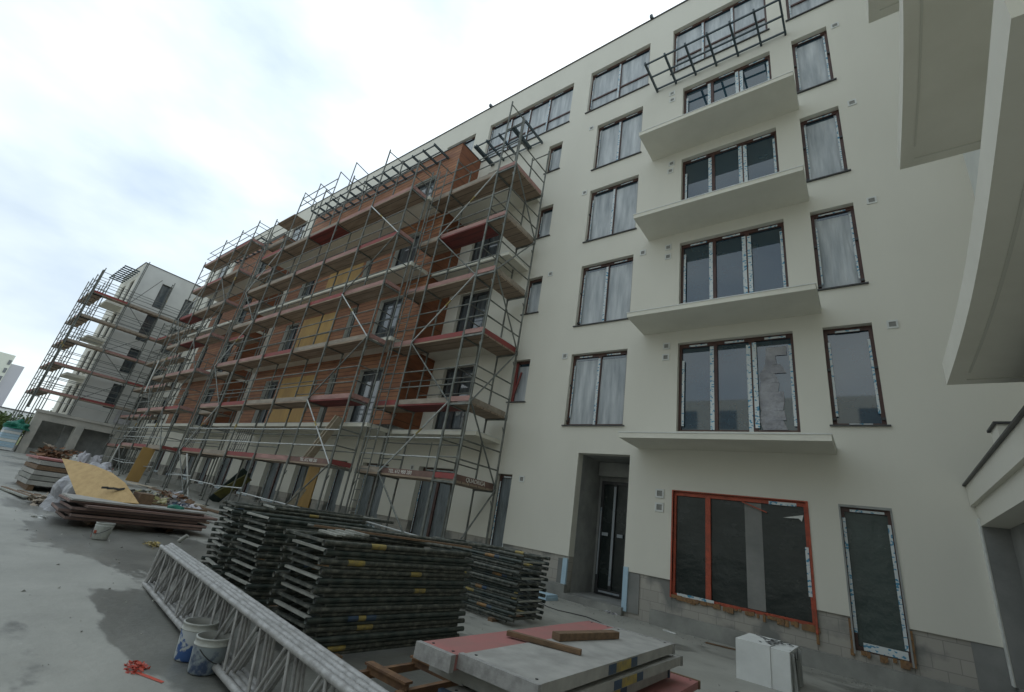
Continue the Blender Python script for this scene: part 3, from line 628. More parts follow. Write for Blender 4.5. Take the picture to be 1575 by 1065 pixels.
# return tower beside it, reaching to the facade
tB = scaffold('narrow end tower of scaffolding reaching the white facade beside the small windows', [-1.89, -.28], -8.15, -8.9, LV[:6], 14.6, axis='y', ends=(True, False), base=gz(-8.5),
         brace=[(-1.89 if k % 2 else -.28, LV[k] if k >= 0 else .35, -.28 if k % 2 else -1.89, LV[k+1], False) for k in range(-1, 5)], toe={(0, 0): M_toed, (0, 1): M_toew, (0, 2): M_toer, (0, 3): M_toew, (0, 4): M_toew, (0, 5): M_toe})
place_text('QUADRIGA', .15, tB, Matrix.Translation((-8.183, -1.45, LV[0]+.025)) @ Matrix.Rotation(math.radians(90), 4, 'Z') @ Matrix.Rotation(math.radians(90), 4, 'X'), M_letters)
xsC = [-12.35-2.44*k for k in range(6)]; xsC.reverse()
scC = scaffold('long scaffold in front of the brown clad bay with pale zigzag braces', xsC, -2.76, -2.05, LV[:6], 15.0, tops={5: 13.9, 4: 15.6, 3: 15.2, 2: 15.4, 1: 15.8, 0: 15.2},
         brace=zig(-14.79, -12.35, range(-1, 5), 1) + zig(-24.55, -22.11, range(-1, 5), 0), ends=(False, True), toe={(4, 0): M_toed, (4, 1): M_toe, (3, 1): M_toew, (4, 3): M_toe, (3, 0): M_toe, (2, 0): M_toer}, deckm={(4, 1), (2, 5)})
place_text('TEL. 612 900 200', .14, scC, flatY(-14.15, -2.732, LV[0]+.025), M_letters)
scaffold('set back single bay of scaffolding between the two brown clad bays', [-27.1, -24.7], -1.9, -1.2, LV[:7], 15.6, ends=(False, False), brace=[(-27.1, LV[k], -24.7, LV[k+1], False) for k in (0, 2, 4)])
xsD = [-34.4, -31.96, -29.5, -27.2]
scaffold('distant scaffold in front of the second brown clad bay, topped by open guard frames', xsD, -2.76, -2.05, LV[:7], 16.0, tops={0: 14.9}, brace=zig(-34.4, -31.96, range(-1, 5), 0)+[(-29.5, LV[k], -27.2, LV[k+1], False) if k % 2 else (-27.2, LV[k], -29.5, LV[k+1], False) for k in range(6)], deckm={(0, 4), (1, 3)})
scaffold('low scaffold standing in the inner corner by the white wing', [-42.6, -40.2, -37.8, -35.3], -1.7, -1.0, LV[:5], 12.0, brace=[(-42.6, LV[0], -40.2, LV[1], True)], ends=(True, False))
# extra raised guard frames above the first brown bay
tG = thing('roof_guard_frames', 'open tube guard frames rising above the roof line over the long scaffold', 'scaffolding', (-21.5, -2.4, 16.5))
for x in (-22.1, -20.6, -18.8, -17.5):
    m = MB(); m.tube((x, -2.76, 14.5), (x, -2.76, 16.12), GR*1.1); m.tube((x, -2.05, 14.5), (x, -2.05, 16.0), GR*1.1); m.tube((x, -2.76, 16.1), (x, -2.05, 15.98), GR); m.build('guard_frame', M_galv, tG)
for z_ in (15.2, 15.7):
    m = MB(); m.tube((-22.1, -2.76, z_), (-18.8, -2.76, z_), GR); m.build('guardrail', M_galv, tG)
m = MB(); m.box(-24.4, -22.5, -2.72, -2.05, LV[6]+.25, LV[6]+.3); m.build('deck', M_deck, tG)
# far wing scaffolds
lw = [3.98, 5.1, 7.0, 8.75, 10.7, 12.6]
scaffold('scaffold across the white wall with tall narrow windows', [-6.25, -4.15, -2.05, .05], -43.5, -44.1, lw[1:], 15.6, axis='y', base=3.91, tops={0: 14.6, 1: 16.4}, brace=[(-4.15, lw[1], -2.05, lw[2], False), (-4.15, lw[3], -2.05, lw[2], False), (-4.15, lw[3], -2.05, lw[4], False), (-4.15, lw[5], -2.05, lw[4], False), (-4.15, lw[5], -2.9, 15.4, False)], ends=(True, False))
scaffold('scaffold seen edge on against the sky at the outer end of the white wing', [-48.1, -46.6, -45.1, -43.6], -6.35, -5.6, lw[1:], 14.4, base=1.1, ends=(True, False))

# leaning planks, ochre board, ladder-like props inside the scaffold
m = MB(); m.add([(0, 0, 0)], []) if False else None
m = MB(); m.beam((-14.55, -2.35, 2.46), (-13.55, -2.2, 4.0), .035, .30, (0, 1, 0)); m.beam((-14.3, -2.42, 2.46), (-13.3, -2.27, 3.95), .03, .24, (0, 1, 0))
tag(m.build('leaning_planks', M_woodp), 'pale planks leaning up from the lowest deck to the first balcony', 'planks')
m = MB(); m.beam((-28.6, -2.95, gz(-28.6)), (-28.55, -2.85, 2.38), .03, .55, (0, 1, 0)); tag(m.build('leaning_board', M_ochre), 'tall ochre board standing upright beneath the distant scaffold', 'board')
m = MB(); m.beam((-22.2, -1.6, gz(-22)+.02), (-21.6, -.9, 2.0), .05, .5, (0, 1, 0)); tag(m.build('leaning_formwork', M_dgrn), 'dark green panel leaning under the scaffold beside the tilted olive board', 'panel')
m = MB(); m.beam((-20.4, -2.2, gz(-20)+.35), (-19.7, -1.6, 1.75), .04, .42, (0, 1, 0)); tag(m.build('tilted_board', mat('olive_board', (.15, .14, .03), (.09, .085, .03), scale=4, rough=.7)), 'olive yellow board tilted against a post under the scaffold', 'board')
m = MB(); m.beam((-16.6, -1.5, gz(-16)), (-17.0, -.7, 1.7), .05, .25, (0, 1, 0)); tag(m.build('leaning_plank', M_woodp), 'single pale plank leaning against the block wall behind the frame piles', 'plank')
# white raking props
for i, (xa, ya, za, xb, yb, zb) in enumerate([(-23.3, -2.85, 2.3, -22.9, -2.3, gz(-23)), (-33.6, -2.95, 2.4, -34.2, -2.9, gz(-34)), (-33.9, -2.9, 7.6, -34.0, -2.85, 5.6)]):
    m = MB(); m.tube((xa, ya, za), (xb, yb, zb), .035); m.box(xb-.08, xb+.08, yb-.08, yb+.08, zb-.0, zb+.03)
    tag(m.build('steel_prop', M_white), ['white prop standing behind the debris heap under the long scaffold', 'white prop carrying the lowest corner of the distant scaffold', 'short white tube hanging high at the end of the distant scaffold'][i], 'prop')
# access ladders at the steps between scaffold sections
for i, (x, y, lab) in enumerate([(-12.05, -1.95, 'ladder frames climbing beside the step in the scaffold near the white facade'), (-24.62, -2.0, 'ladder frames climbing at the left end of the long scaffold')]):
    t_ = thing('ladder', lab, 'ladder', (x, y, .4))
    for dx in (0, .42):
        m = MB(); m.tube((x+dx, y, gz(x)+.05), (x+dx, y, 13.9), .02); m.build('rail', M_galv, t_)
    for k in range(45):
        zz = gz(x)+.3+k*.3
        if zz > 13.8: break
        m = MB(); m.tube((x, y, zz), (x+.42, y, zz), .014); m.build('rung', M_galv, t_)
# square mesh panels standing behind the guardrails of the lowest deck
for i, (x, lab) in enumerate([(-20.9, 'nearer dark wire mesh panel standing on the lowest scaffold deck'), (-26.3, 'farther dark wire mesh panel standing on the lowest scaffold deck')]):
    m = MB()
    for k in range(7): m.tube((x+k*.2, -2.2, LV[0]+.03), (x+k*.2+.1, -2.15, LV[0]+1.2), .009, 5)
    for k in range(6): m.tube((x-.05, -2.2, LV[0]+.1+k*.2), (x+1.3, -2.18, LV[0]+.1+k*.2), .009, 5)
    tag(m.build('wire_mesh', M_framed), lab, 'mesh panel')

# ------------------------------------------------------------------ piles of scaffold frames
def frame_proto(nm='scaffold_frame_unit', FL=2.0, FW=.76, mt=None):
    t_ = thing(nm, 'x', 'scaffold frame', (0, 0, 0), 0, 'scaffold frames lying in piles', local=True)
    tubes = []
    for s_ in (0, 1):
        m = MB(); x = s_*FW; n = 9
        m.tube((x, -.03, 0), (x, FL, 0), .0265, 9, caps=False); m.tube((x, .10, -.040), (x, FL-.1, -.040), .0165, 7)
        # tube ends: dark disc painted in for the shade of the bore
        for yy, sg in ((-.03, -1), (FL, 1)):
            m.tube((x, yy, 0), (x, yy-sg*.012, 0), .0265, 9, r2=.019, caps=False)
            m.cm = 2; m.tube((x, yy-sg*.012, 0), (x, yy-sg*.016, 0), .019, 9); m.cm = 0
        yb = mt['bands'][s_]
        m.cm = 1
        for (ya, yb_) in yb[0]: m.tube((x, ya, 0), (x, yb_, 0), .0272, 9, caps=False)
        m.cm = 3
        for (ya, yb_) in yb[1]: m.tube((x, ya, 0), (x, yb_, 0), .0274, 9, caps=False)
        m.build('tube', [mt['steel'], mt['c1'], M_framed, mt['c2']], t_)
    for y, mm in ((.035, M_trans), (FL-.09, M_dsteel)):
        m = MB(); m.beam((.0, y, .004), (FW, y, .004), .042, .022); m.build('transom', mt['tr'] if y < .5 else mm, t_)
    m = MB(); m.beam((.02, .32, 0), (.26, .06, 0), .02, .02); m.build('gusset', M_dsteel, t_); m = MB(); m.beam((FW-.02, .32, 0), (FW-.26, .06, 0), .02, .02); m.build('gusset', M_dsteel, t_)
    return t_
def rb(): return [[(a, a+R.uniform(.08, .16))] if R.random() < .8 else [] for a in (R.uniform(.3, 1.6),)]
protos = []
for k in range(9):
    a1, a2 = R.uniform(.25, 1.5), R.uniform(.25, 1.5)
    b0 = [(a1, a1+R.uniform(.08, .2))]; b1 = [(a1-.12, a1-.01), (b0[0][1]+.005, b0[0][1]+.12)] if k % 2 else []
    c0 = [(a2, a2+R.uniform(.08, .2))]; c1_ = [(a2-.1, a2-.01)] if k % 3 else []
    if k in (1, 4, 5, 7): b0 = []; b1 = []
    if k in (2, 5, 8): c0 = []; c1_ = []
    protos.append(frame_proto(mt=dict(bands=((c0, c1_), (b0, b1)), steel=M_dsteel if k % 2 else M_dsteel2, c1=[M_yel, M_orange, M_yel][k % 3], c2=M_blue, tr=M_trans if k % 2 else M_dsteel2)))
ORD = ['topmost', 'second', 'third', 'fourth', 'fifth', 'sixth', 'seventh', 'eighth', 'ninth', 'tenth', 'eleventh', 'bottom']
used = set(); PC = [0]
def pile(desc, x, y, rot, lean, n=12, h0=.07, pitch=.0795, tiltx=0):
    g = gz(x)
    for k in range(n):               # k counts from the bottom
        lab = f"{ORD[n-1-k]} dark steel frame{' down' if 0 < k < n-1 else ''} in the {desc}"
        off = R.uniform(-.03, .04); src = protos[PC[0] % len(protos)]; PC[0] += 1
        p = Vector((x+lean[0]*k/n+R.uniform(-.008, .008), y+lean[1]*k/n+off+R.uniform(-.012, .012), g+h0+.024+k*pitch))
        rz = rot+R.uniform(-.008, .008)
        if PC[0] <= len(protos):
            src.location = p; src.rotation_euler = (tiltx, 0, rz); src['label'] = lab
        else: copy_thing(src, p, rz, lab, (tiltx, 0))
    # timber bearers under the pile
# x,y is the near left corner
pile('big pile beside the rusty rack', -4.83, -7.58, -.03, (0, 0))
pile('pile between the two other lengthwise piles', -6.48, -7.35, -.02, (0, 0))
pile('skewed pile farthest from the rusty rack', -7.95, -7.0, -.17, (0, 0))
pile('crosswise pile towards the entrance niche', -4.42, -3.95, math.radians(90)+.0, (0, 0))
ORDL = ['big frame pile beside the rusty rack', 'middle lengthwise frame pile', 'skewed frame pile', 'crosswise frame pile']
for i, (x, y, rot) in enumerate([(-4.83, -7.58, -.03), (-6.48, -7.35, -.02), (-7.95, -7.0, -.17), (-4.42, -3.95, math.radians(90))]):
    for q in (.35, 1.65):
        m = MB(); c, s_ = math.cos(rot), math.sin(rot); P = lambda u, v: (x+u*c-v*s_, y+u*s_+v*c, gz(x)+.03)
        m.beam(P(-.1, q), P(.86, q), .09, .055)
        tag(m.build('timber_bearer', M_wood), f"{'front' if q < 1 else 'rear'} timber bearer under the {ORDL[i]}", 'timber', 'bearers under the frame piles')
# loose frame and diagonal tubes on top
t_ = thing('long_frame_unit', 'long open frame lying on top of the skewed frame pile', 'scaffold frame', (-7.0, -6, 1.3))
for (p, q) in (((-7.35, -6.75, gz(-7)+1.05), (-7.75, -4.35, gz(-7)+1.05)), ((-6.6, -6.9, gz(-7)+1.05), (-6.95, -4.5, gz(-7)+1.05))): m = MB(); m.tube(p, q, .0265, 9); m.build('tube', M_dsteel2, t_)
for (p, q) in (((-7.36, -6.7, gz(-7)+1.05), (-6.61, -6.85, gz(-7)+1.05)), ((-7.74, -4.4, gz(-7)+1.05), (-6.94, -4.55, gz(-7)+1.05)), ((-7.7, -4.6, gz(-7)+1.05), (-6.9, -4.75, gz(-7)+1.05))): m = MB(); m.beam(p, q, .04, .025); m.build('transom', M_trans, t_)
m = MB(); m.tube((-4.1, -5.9, 1.24), (-5.5, -7.0, 1.22), .022); m.tube((-5.55, -6.6, 1.24), (-4.3, -4.6, 1.27), .022)
tag(m.build('loose_tubes', M_dsteel2), 'loose grey tubes lying across the tops of the frame piles', 'steel tubes')
m = MB(); m.beam((-5.2, -7.1, 1.245), (-4.0, -5.65, 1.27), .06, .022); tag(m.build('loose_lath', M_wood), 'thin brown lath lying slantwise on the nearest frame pile', 'lath')
for k, (xx, yy) in enumerate([(-4.75, -7.28), (-4.72, -7.2), (-4.69, -7.12), (-4.64, -7.03)]):
    m = MB(); m.beam((xx, yy, 1.235+.012*k), (xx+.42, yy-.05, 1.235+.012*k), .06, .02)
    tag(m.build('steel_bracket', M_trans), f"{['first', 'second', 'third', 'fourth'][k]} pale bracket from the front on top of the nearest frame pile", 'bracket', 'brackets laid in a row on the pile')

# ------------------------------------------------------------------ lattice girders on edge
def girder(x0, y0, x1, y1, h, label):
    t_ = thing('lattice_girder', label, 'girder', (x0, y0, gz(x0)), group='aluminium lattice girders laid side by side')
    g0, g1 = gz(x0)+.03, gz(x1)+.03
    p0, p1 = Vector((x0, y0, g0)), Vector((x1, y1, g1)); up_ = Vector((0, .02, h))
    m = MB(); m.tube(p0, p1, .0255, 9); m.build('bottom_chord', M_alu, t_)
    m = MB(); m.tube(p0+up_, p1+up_, .0235, 9); m.build('top_chord', M_alu, t_)
    n = int((p1-p0).length/.5); d = (p1-p0)/n
    m = MB(); m.tube(p0+d*.08, p0+d*.08+up_, .02); m.build('end_post', M_alu, t_)
    for k in range(n):
        a = p0+d*(k+.1); b_ = p0+d*(k+.62)+up_; c = p0+d*(k+1.0)
        m = MB(); m.tube(a, b_, .0125, 6); m.tube(b_+d*.08, c+d*.02, .0125, 6); m.build('diagonal', M_alu, t_)
for k in range(4):
    girder(-6.95-.06*k+R.uniform(-.05, .05), -7.96+.054*k, -.9, -8.56+.054*k, .41, ['lattice girder touching the two buckets', 'second lattice girder from the buckets', 'third lattice girder from the buckets', 'lattice girder beside the frame piles'][k])

# ------------------------------------------------------------------ planks stack at the front right
def plank(x0, y0, z, rot, L_, W_, T, mtop, medge, label, band=True, hook=True):
    t_ = thing('scaffold_plank', label, 'scaffold plank', (x0, y0, z), rot, 'scaffold planks in the front stack', local=True)
    m = MB(); m.box(0, W_, 0, L_, T-.012, T); m.box(-.0, .02, .0, L_, 0, T-.012); m.box(W_-.02, W_, 0, L_, 0, T-.012); m.box(.02, W_-.02, 0, .02, 0, T-.012); m.box(.02, W_-.02, L_-.02, L_, 0, T-.012); m.box(.02, W_-.02, .02, L_-.02, T*.35, T*.5)
    m.build('panel', mtop, t_)
    for yy in (-.012, L_-.03): m = MB(); m.box(-.01, W_+.01, yy, yy+.042, -.004, T+.004); m.build('end_cap', medge, t_)
    if band:
        m = MB(); e = W_+.001
        m.box(e, e+.003, .95, 1.08, .004, T-.01); m.build('blue_band', M_blue, t_); m = MB(); m.box(e, e+.003, 1.36, 1.49, .004, T-.01); m.build('blue_band', M_blue, t_)
        m = MB(); m.box(e, e+.003, 1.08, 1.36, .004, T-.01); m.build('yellow_band', M_yel, t_)
    for (a, b_) in ((.06, .08), (W_-.06, .08), (.06, L_-.08), (W_-.06, L_-.08)): m = MB(); m.tube((a, b_, T), (a, b_, T+.004), .010, 8); m.build('rivet', M_framed, t_)
    return t_
plank(-2.16, -7.72, .73, .018, 2.42, .58, .075, M_plank, M_alu, 'broad grey plank on top of the front stack, carrying two timber offcuts')
plank(-2.47, -7.80, .715, .012, 2.5, .30, .085, M_plankr, M_alu, 'narrow faded red plank beside the broad grey top plank', band=False)
plank(-2.19, -7.62, .63, .0, 2.46, .60, .07, M_plank, M_conc, 'grey plank directly below the broad top plank')
plank(-2.50, -7.60, .615, -.03, 2.46, .30, .07, M_wood, M_conc, 'dirty wooden plank below the narrow red plank', band=False)
plank(-2.25, -7.75, .52, .012, 2.5, .60, .075, M_plank, M_blue, 'third broad plank down in the front stack, with blue end cap')
plank(-1.78, -7.3, .43, .02, 2.42, .32, .06, M_plankr, M_wood, 'low faded red plank jutting out at the right of the front stack', band=False)
plank(-2.3, -7.7, .40, 0, 2.5, .6, .08, M_plank, M_conc, 'lowest broad plank of the front stack', band=False)
t_ = thing('timber_trestle', 'timber trestle blocks carrying the front plank stack', 'trestle', (-2, -6.5, .2))
for y in (-7.3, -5.8):
    m = MB(); m.box(-2.4, -1.4, y, y+.12, .28, .4); m.build('bearer', M_wood, t_); m = MB(); m.box(-2.35, -2.22, y, y+.12, .2, .28); m.box(-1.6, -1.48, y, y+.12, .2, .28); m.build('block', M_wood, t_)
def offcut(p, q, w_, h, label):
    m = MB(); m.beam(p, q, w_, h); o = m.build('timber_offcut', M_wood); o_ = tag(o, label, 'timber', 'timber offcuts on the top plank'); 
    bv = o.modifiers.new('bevel', 'BEVEL'); bv.width = .004; bv.segments = 2; return o
offcut((-2.13, -6.62, .835), (-1.97, -5.83, .835), .085, .055, 'thick timber offcut lying on the top plank near its middle')
offcut((-2.35, -6.98, .83), (-1.80, -6.80, .824), .05, .035, 'thin timber batten lying slantwise on the top plank, overlapping the red one')
# rusty rack beside the stack
t_ = thing('rusty_rack', 'rusty steel rack with bare crossbars standing left of the front plank stack', 'rack', (-2.9, -7.4, .2))
for y in (-7.62, -7.17, -6.72):
    m = MB(); m.box(-3.12, -2.66, y-.035, y+.035, .485, .50); m.box(-3.12, -2.66, y-.006, y+.006, .43, .485); m.build('crossbar', M_rust, t_)
m = MB(); m.box(-2.70, -2.66, -7.7, -6.6, .40, .45); m.box(-3.12, -3.08, -7.7, -6.6, .40, .45); m.build('side_rail', M_rust, t_)
for x in (-2.68, -3.1):
    for y in (-7.66, -6.64): m = MB(); m.box(x-.025, x+.025, y-.025, y+.025, .2, .43); m.build('leg', M_rust, t_)
# upright steel stub and timber near the bottom edge
m = MB(); m.tube((-.93, -5.95, .2), (-.93, -5.95, .72), .022, 10); m.box(-.99, -.87, -6.01, -5.89, .2, .21); tag(m.build('steel_stub', M_framed), 'short dark upright tube in front of the white foam block', 'post')
t_ = m = MB(); m.beam((-1.0, -5.7, .47), (-.72, -5.05, .50), .09, .07); m.beam((-.9, -5.45, .2), (-.9, -5.45, .45), .1, .1); tag(m.build('timber_block', M_wood), 'grey brown timber propped just before the white foam block', 'timber')

# ------------------------------------------------------------------ foam block
t_ = thing('foam_block', 'white block of stacked foam boards in torn wrapping standing before the big red framed window', 'foam boards', (-1.3, -2.3, .2))
for k, (a, b_) in enumerate([(-1.66, -1.25), (-1.248, -1.03)]):
    m = MB(); m.box(a, b_, -2.62+.012*k, -1.72-.02*k, .2, .66-.012*k); m.build('board', M_foam, t_)
m = MB(); n = 8
m.box(-1.028, -1.018, -2.6, -1.75, .21, .62)
for k in range(7): m.beam((-1.02+R.uniform(0, .02), -2.55+.12*k, .63), (-1.01+R.uniform(0, .03), -2.57+.12*k+R.uniform(-.04, .04), .22), .004, .05)
m.build('torn_wrap', M_wrap, t_)
m = MB()
for k in range(22):
    x, y = R.uniform(-1.5, -1.1), R.uniform(-2.5, -1.85); m.beam((x, y, .668), (x+R.uniform(-.15, .15), y+R.uniform(-.15, .15), .668), .018, .004)
m.build('printed_wrap_scraps', M_sill, t_)
m = MB(); m.path([(-1.05, -2.4, .65), (-.995, -2.35, .56), (-.99, -2.2, .54), (-1.01, -2.05, .64)], .006); m.build('strap', M_sill, t_)

# ------------------------------------------------------------------ buckets, rag, debris
def lathe(m, c, prof, n=28):
    vs_ = []; 
    for (r_, z_) in prof:
        for i in range(n): a = 2*math.pi*i/n; vs_.append((c[0]+r_*math.cos(a), c[1]+r_*math.sin(a), c[2]+z_))
    fs = [(j*n+i, j*n+(i+1) % n, (j+1)*n+(i+1) % n, (j+1)*n+i) for j in range(len(prof)-1) for i in range(n)]
    m.add(vs_, fs, True)
M_bkt = mat('printed_bucket', (.46, .49, .50), (.04, .10, .27), scale=9, rough=.45, lo=.5, hi=.55, detail=3)
M_bktw = mat('dusty_bucket', (.46, .47, .44), (.33, .34, .31), scale=7, rough=.6, bump=.4, bscale=30)
M_bktc = mat('clouded_bucket', (.26, .30, .32), (.05, .075, .14), scale=9, rough=.4, lo=.48, hi=.6, detail=5)
def bucket(x, y, r_, h, label, mt, lab2=None, fill=.3, facing=0):
    t_ = thing('bucket', label, 'bucket', (x, y, gz(x)), 0, 'plastic paint buckets', local=True)
    m = MB(); lathe(m, (0, 0, .004), [(0, 0), (r_*.86, 0), (r_*.88, .01), (r_*1.0, h-.07), (r_*1.0, h)]); m.build('body', [mt], t_)
    m = MB(); lathe(m, (0, 0, .004), [(r_*.985, h), (r_*.96, h), (r_*.94, h-.05), (r_*.90, h*.5), (0, h*.5)]); m.build('inside', M_conc, t_)
    m = MB(); lathe(m, (0, 0, .004), [(r_*1.0, h-.052), (r_*1.045, h-.05), (r_*1.045, h-.044), (r_*1.01, h-.042), (r_*1.01, h-.01), (r_*1.04, h-.008), (r_*1.04, h+.003), (r_*.97, h+.003)]); m.build('rim', M_bktw, t_)
    m = MB(); a = facing; pts = [(r_*1.1*math.cos(a+q), r_*1.1*math.sin(a+q), h-.06-.10*math.sin((q+1.5)/3*math.pi)) for q in [-1.5+.3*k for k in range(11)]]; m.path(pts, .004, 5); m.build('handle', M_framed, t_)
    return t_
bucket(-4.22, -8.27, .125, .235, 'clouded plastic bucket with a blue print, in front of the other by the lattice girder', M_bktc, facing=.5)
bucket(-4.52, -8.27, .125, .26, 'white and blue striped bucket behind the other by the lattice girder', M_bkt, facing=2.5)
tb = bucket(-10.3, -7.75, .125, .25, 'white bucket with small red prints in front of the formwork stack', M_bktw, facing=-1)
m = MB(); 
for a0, a1, z0, z1 in ((-2.1, -1.75, .04, .15), (-1.25, -.85, .09, .14), (-1.6, -1.4, .03, .06)):
    n = 4
    for q in range(n):
        a, b_ = a0+(a1-a0)*q/n, a0+(a1-a0)*(q+1)/n; rr_ = .125*(.95)+.006
        m.add([(rr_*math.cos(a), rr_*math.sin(a), z0), (rr_*math.cos(b_), rr_*math.sin(b_), z0), (rr_*1.03*math.cos(b_), rr_*1.03*math.sin(b_), z1), (rr_*1.03*math.cos(a), rr_*1.03*math.sin(a), z1)], [(0, 1, 2, 3)])
m.build('printed_label', M_redfr, tb)
def crumple(name, label, cat, c, sx, sy, sz, mt, n=60, sz_=.05, seed=1, group=None):
    rr_ = random.Random(seed); m = MB()
    for k in range(n):
        a = rr_.uniform(0, 6.28); q = rr_.random()**.6; x = c[0]+sx*q*math.cos(a); y = c[1]+sy*q*math.sin(a); z_ = c[2]+sz*(1-q**2)*rr_.uniform(.2, 1)+.012
        v1 = Vector((rr_.uniform(-1, 1), rr_.uniform(-1, 1), rr_.uniform(-.4, .6)))*sz_; v2 = Vector((rr_.uniform(-1, 1), rr_.uniform(-1, 1), rr_.uniform(-.4, .6)))*sz_; p = Vector((x, y, z_))
        m.add([p, p+v1, p+v1+v2, p+v2], [(0, 1, 2, 3)])
        m.add([p+v1, p+v1*1.4+v2*.3+Vector((0, 0, -.3*sz_)), p+v1+v2], [(0, 1, 2)])
    return tag(m.build(name, mt), label, cat, group)
crumple('plastic_rag', 'crumpled red plastic scrap lying on the ground left of the buckets', 'scrap', (-4.42, -8.66, .2), .12, .06, .035, M_rag, 130, .022, 3)
m = MB(); m.add([(-4.36, -8.66, .212), (-4.12, -8.56, .206), (-4.10, -8.585, .206), (-4.35, -8.69, .21)], [(0, 1, 2, 3)]); tag(m.build('plastic_strip', M_rag), 'flat red strip trailing from the crumpled red scrap towards the buckets', 'scrap')
crumple('mortar_crumbs', 'pale mortar crumbs at the foot of the clouded bucket', 'rubble', (-4.02, -8.15, .2), .10, .06, .02, M_bktw, 50, .018, 4)
crumple('yellow_wrapper', 'flat yellow wrapper on the ground between the formwork stack and the frames', 'wrapper', (-9.9, -7.1, gz(-10)), .3, .12, .02, M_yel, 40, .06, 8)
crumple('white_scrap', 'small white scrap on the concrete left of the white bucket', 'scrap', (-12.4, -8.25, gz(-12)), .2, .07, .02, M_white, 14, .05, 9)
m = MB(); m.tube((-10.5, -6.5, gz(-10)+.03), (-10.42, -6.42, gz(-10)+.15), .035); tag(m.build('pipe_stub', M_trans), 'short grey pipe stub right of the formwork stack', 'pipe')
m = MB(); m.box(-6.35, -5.7, -1.0, -.5, .225, .30); m.box(-6.3, -5.72, -.97, -.5, .30, .34); tag(m.build('foam_sheets', M_foamb), 'pale blue foam sheets lying on the ground behind the right rear frame pile', 'foam boards')
m = MB(); m.box(.0, .25, -.55, -.4, .2, .215); tag(m.build('white_offcut', M_white), 'thin white offcut lying by the footing under the narrow dark window', 'offcut')
crumple('blue_wrapper', 'small crushed wrapper on the ground by the entrance step', 'wrapper', (-4.6, -.18, .2), .16, .05, .05, M_towerg, 30, .04, 10)

# fine grit and mortar crumbs over the yard: nobody could count them
m = MB(); rg = random.Random(99)
for k in range(1500):
    if k % 3: x = rg.uniform(-12, 1.0); y = -.1-abs(rg.gauss(0, .35))
    else: x = rg.uniform(-14, -1.5); y = rg.uniform(-9.2, -.5)
    q = rg.uniform(.005, .022) * (1.3 if x < -6 else 1); z = gz(x)
    vs_ = [(x+rg.uniform(-q, q), y+rg.uniform(-q, q), z+.001) for _ in range(3)]+[(x, y, z+q*.8)]
    m.add(vs_, [(0, 1, 2), (0, 1, 3), (1, 2, 3), (2, 0, 3)])
tag(m.build('site_grit', M_trans), 'mortar crumbs and grit scattered over the yard and along the footing', 'grit', kind='stuff')
for i, (x, y, a, l_, mm, lab) in enumerate([(-2.6, -.55, .2, .5, M_wood, 'short brown lath on the concrete below the big red framed window'), (-7.2, -1.2, 1.1, .6, M_woodp, 'pale lath on the concrete between the end tower and the crosswise pile'), (-3.4, -.42, -.3, .28, M_white, 'small white strip on the concrete between the entrance and the red framed window'), (-8.9, -7.0, .5, .45, M_trans, 'thin grey strip on the damp concrete behind the lattice girders')]):
    m = MB(); m.beam((x, y, gz(x)+.015), (x+l_*math.cos(a), y+l_*math.sin(a), gz(x)+.015), .04, .02); tag(m.build('loose_lath', mm), lab, 'lath')
# drainpipe scraps and cable on the ground
m = MB(); m.path([(-6.0+.25*k, -1.55+.12*math.sin(k*1.3), .215+(.0215*2 if k < 0 else 0)+SL*max(0, 6.0-.25*k-4)) for k in range(9)], .009, 6); tag(m.build('cable', M_sill), 'dark cable snaking over the concrete before the entrance', 'cable')

# ------------------------------------------------------------------ formwork panel stack with boards, left middle
g = gz(-12)
t_ = thing('formwork_stack_bearer', 'low timber bearers under the brown formwork panels', 'timber', (-12, -7, g))
for y in (-7.6, -6.3): m = MB(); m.box(-13.2, -11.9, y, y+.12, g, g+.1); m.build('bearer', M_wood, t_)
lay = [(.10, .055, 0), (.158, .055, .05), (.216, .055, -.06), (.274, .055, .03), (.332, .05, .12), (.385, .045, -.05), (.433, .03, .0)]
for k, (dz, th, off) in enumerate(lay):
    a = math.radians(4)+R.uniform(-.06, .06)
    m = MB(); wx = 1.15; ly = 2.25
    m.box(-wx, 0, -ly/2, ly/2, 0, th)
    o = m.build('formwork_panel', M_panelr if k < 6 else M_plank, None, (-11.45+off, -6.95+off*1.5+R.uniform(-.05, .05), g+dz)); o.rotation_euler = (0, 0, -.02+R.uniform(-.05, .05))
    o.name = 'formwork_sheet'; tag(o, f"{['bottom', 'second from bottom', 'third from bottom', 'middle', 'third from top', 'second from top', 'uppermost pale'][k]} panel of the brown formwork stack", 'panel', 'formwork panels stacked on the ground')
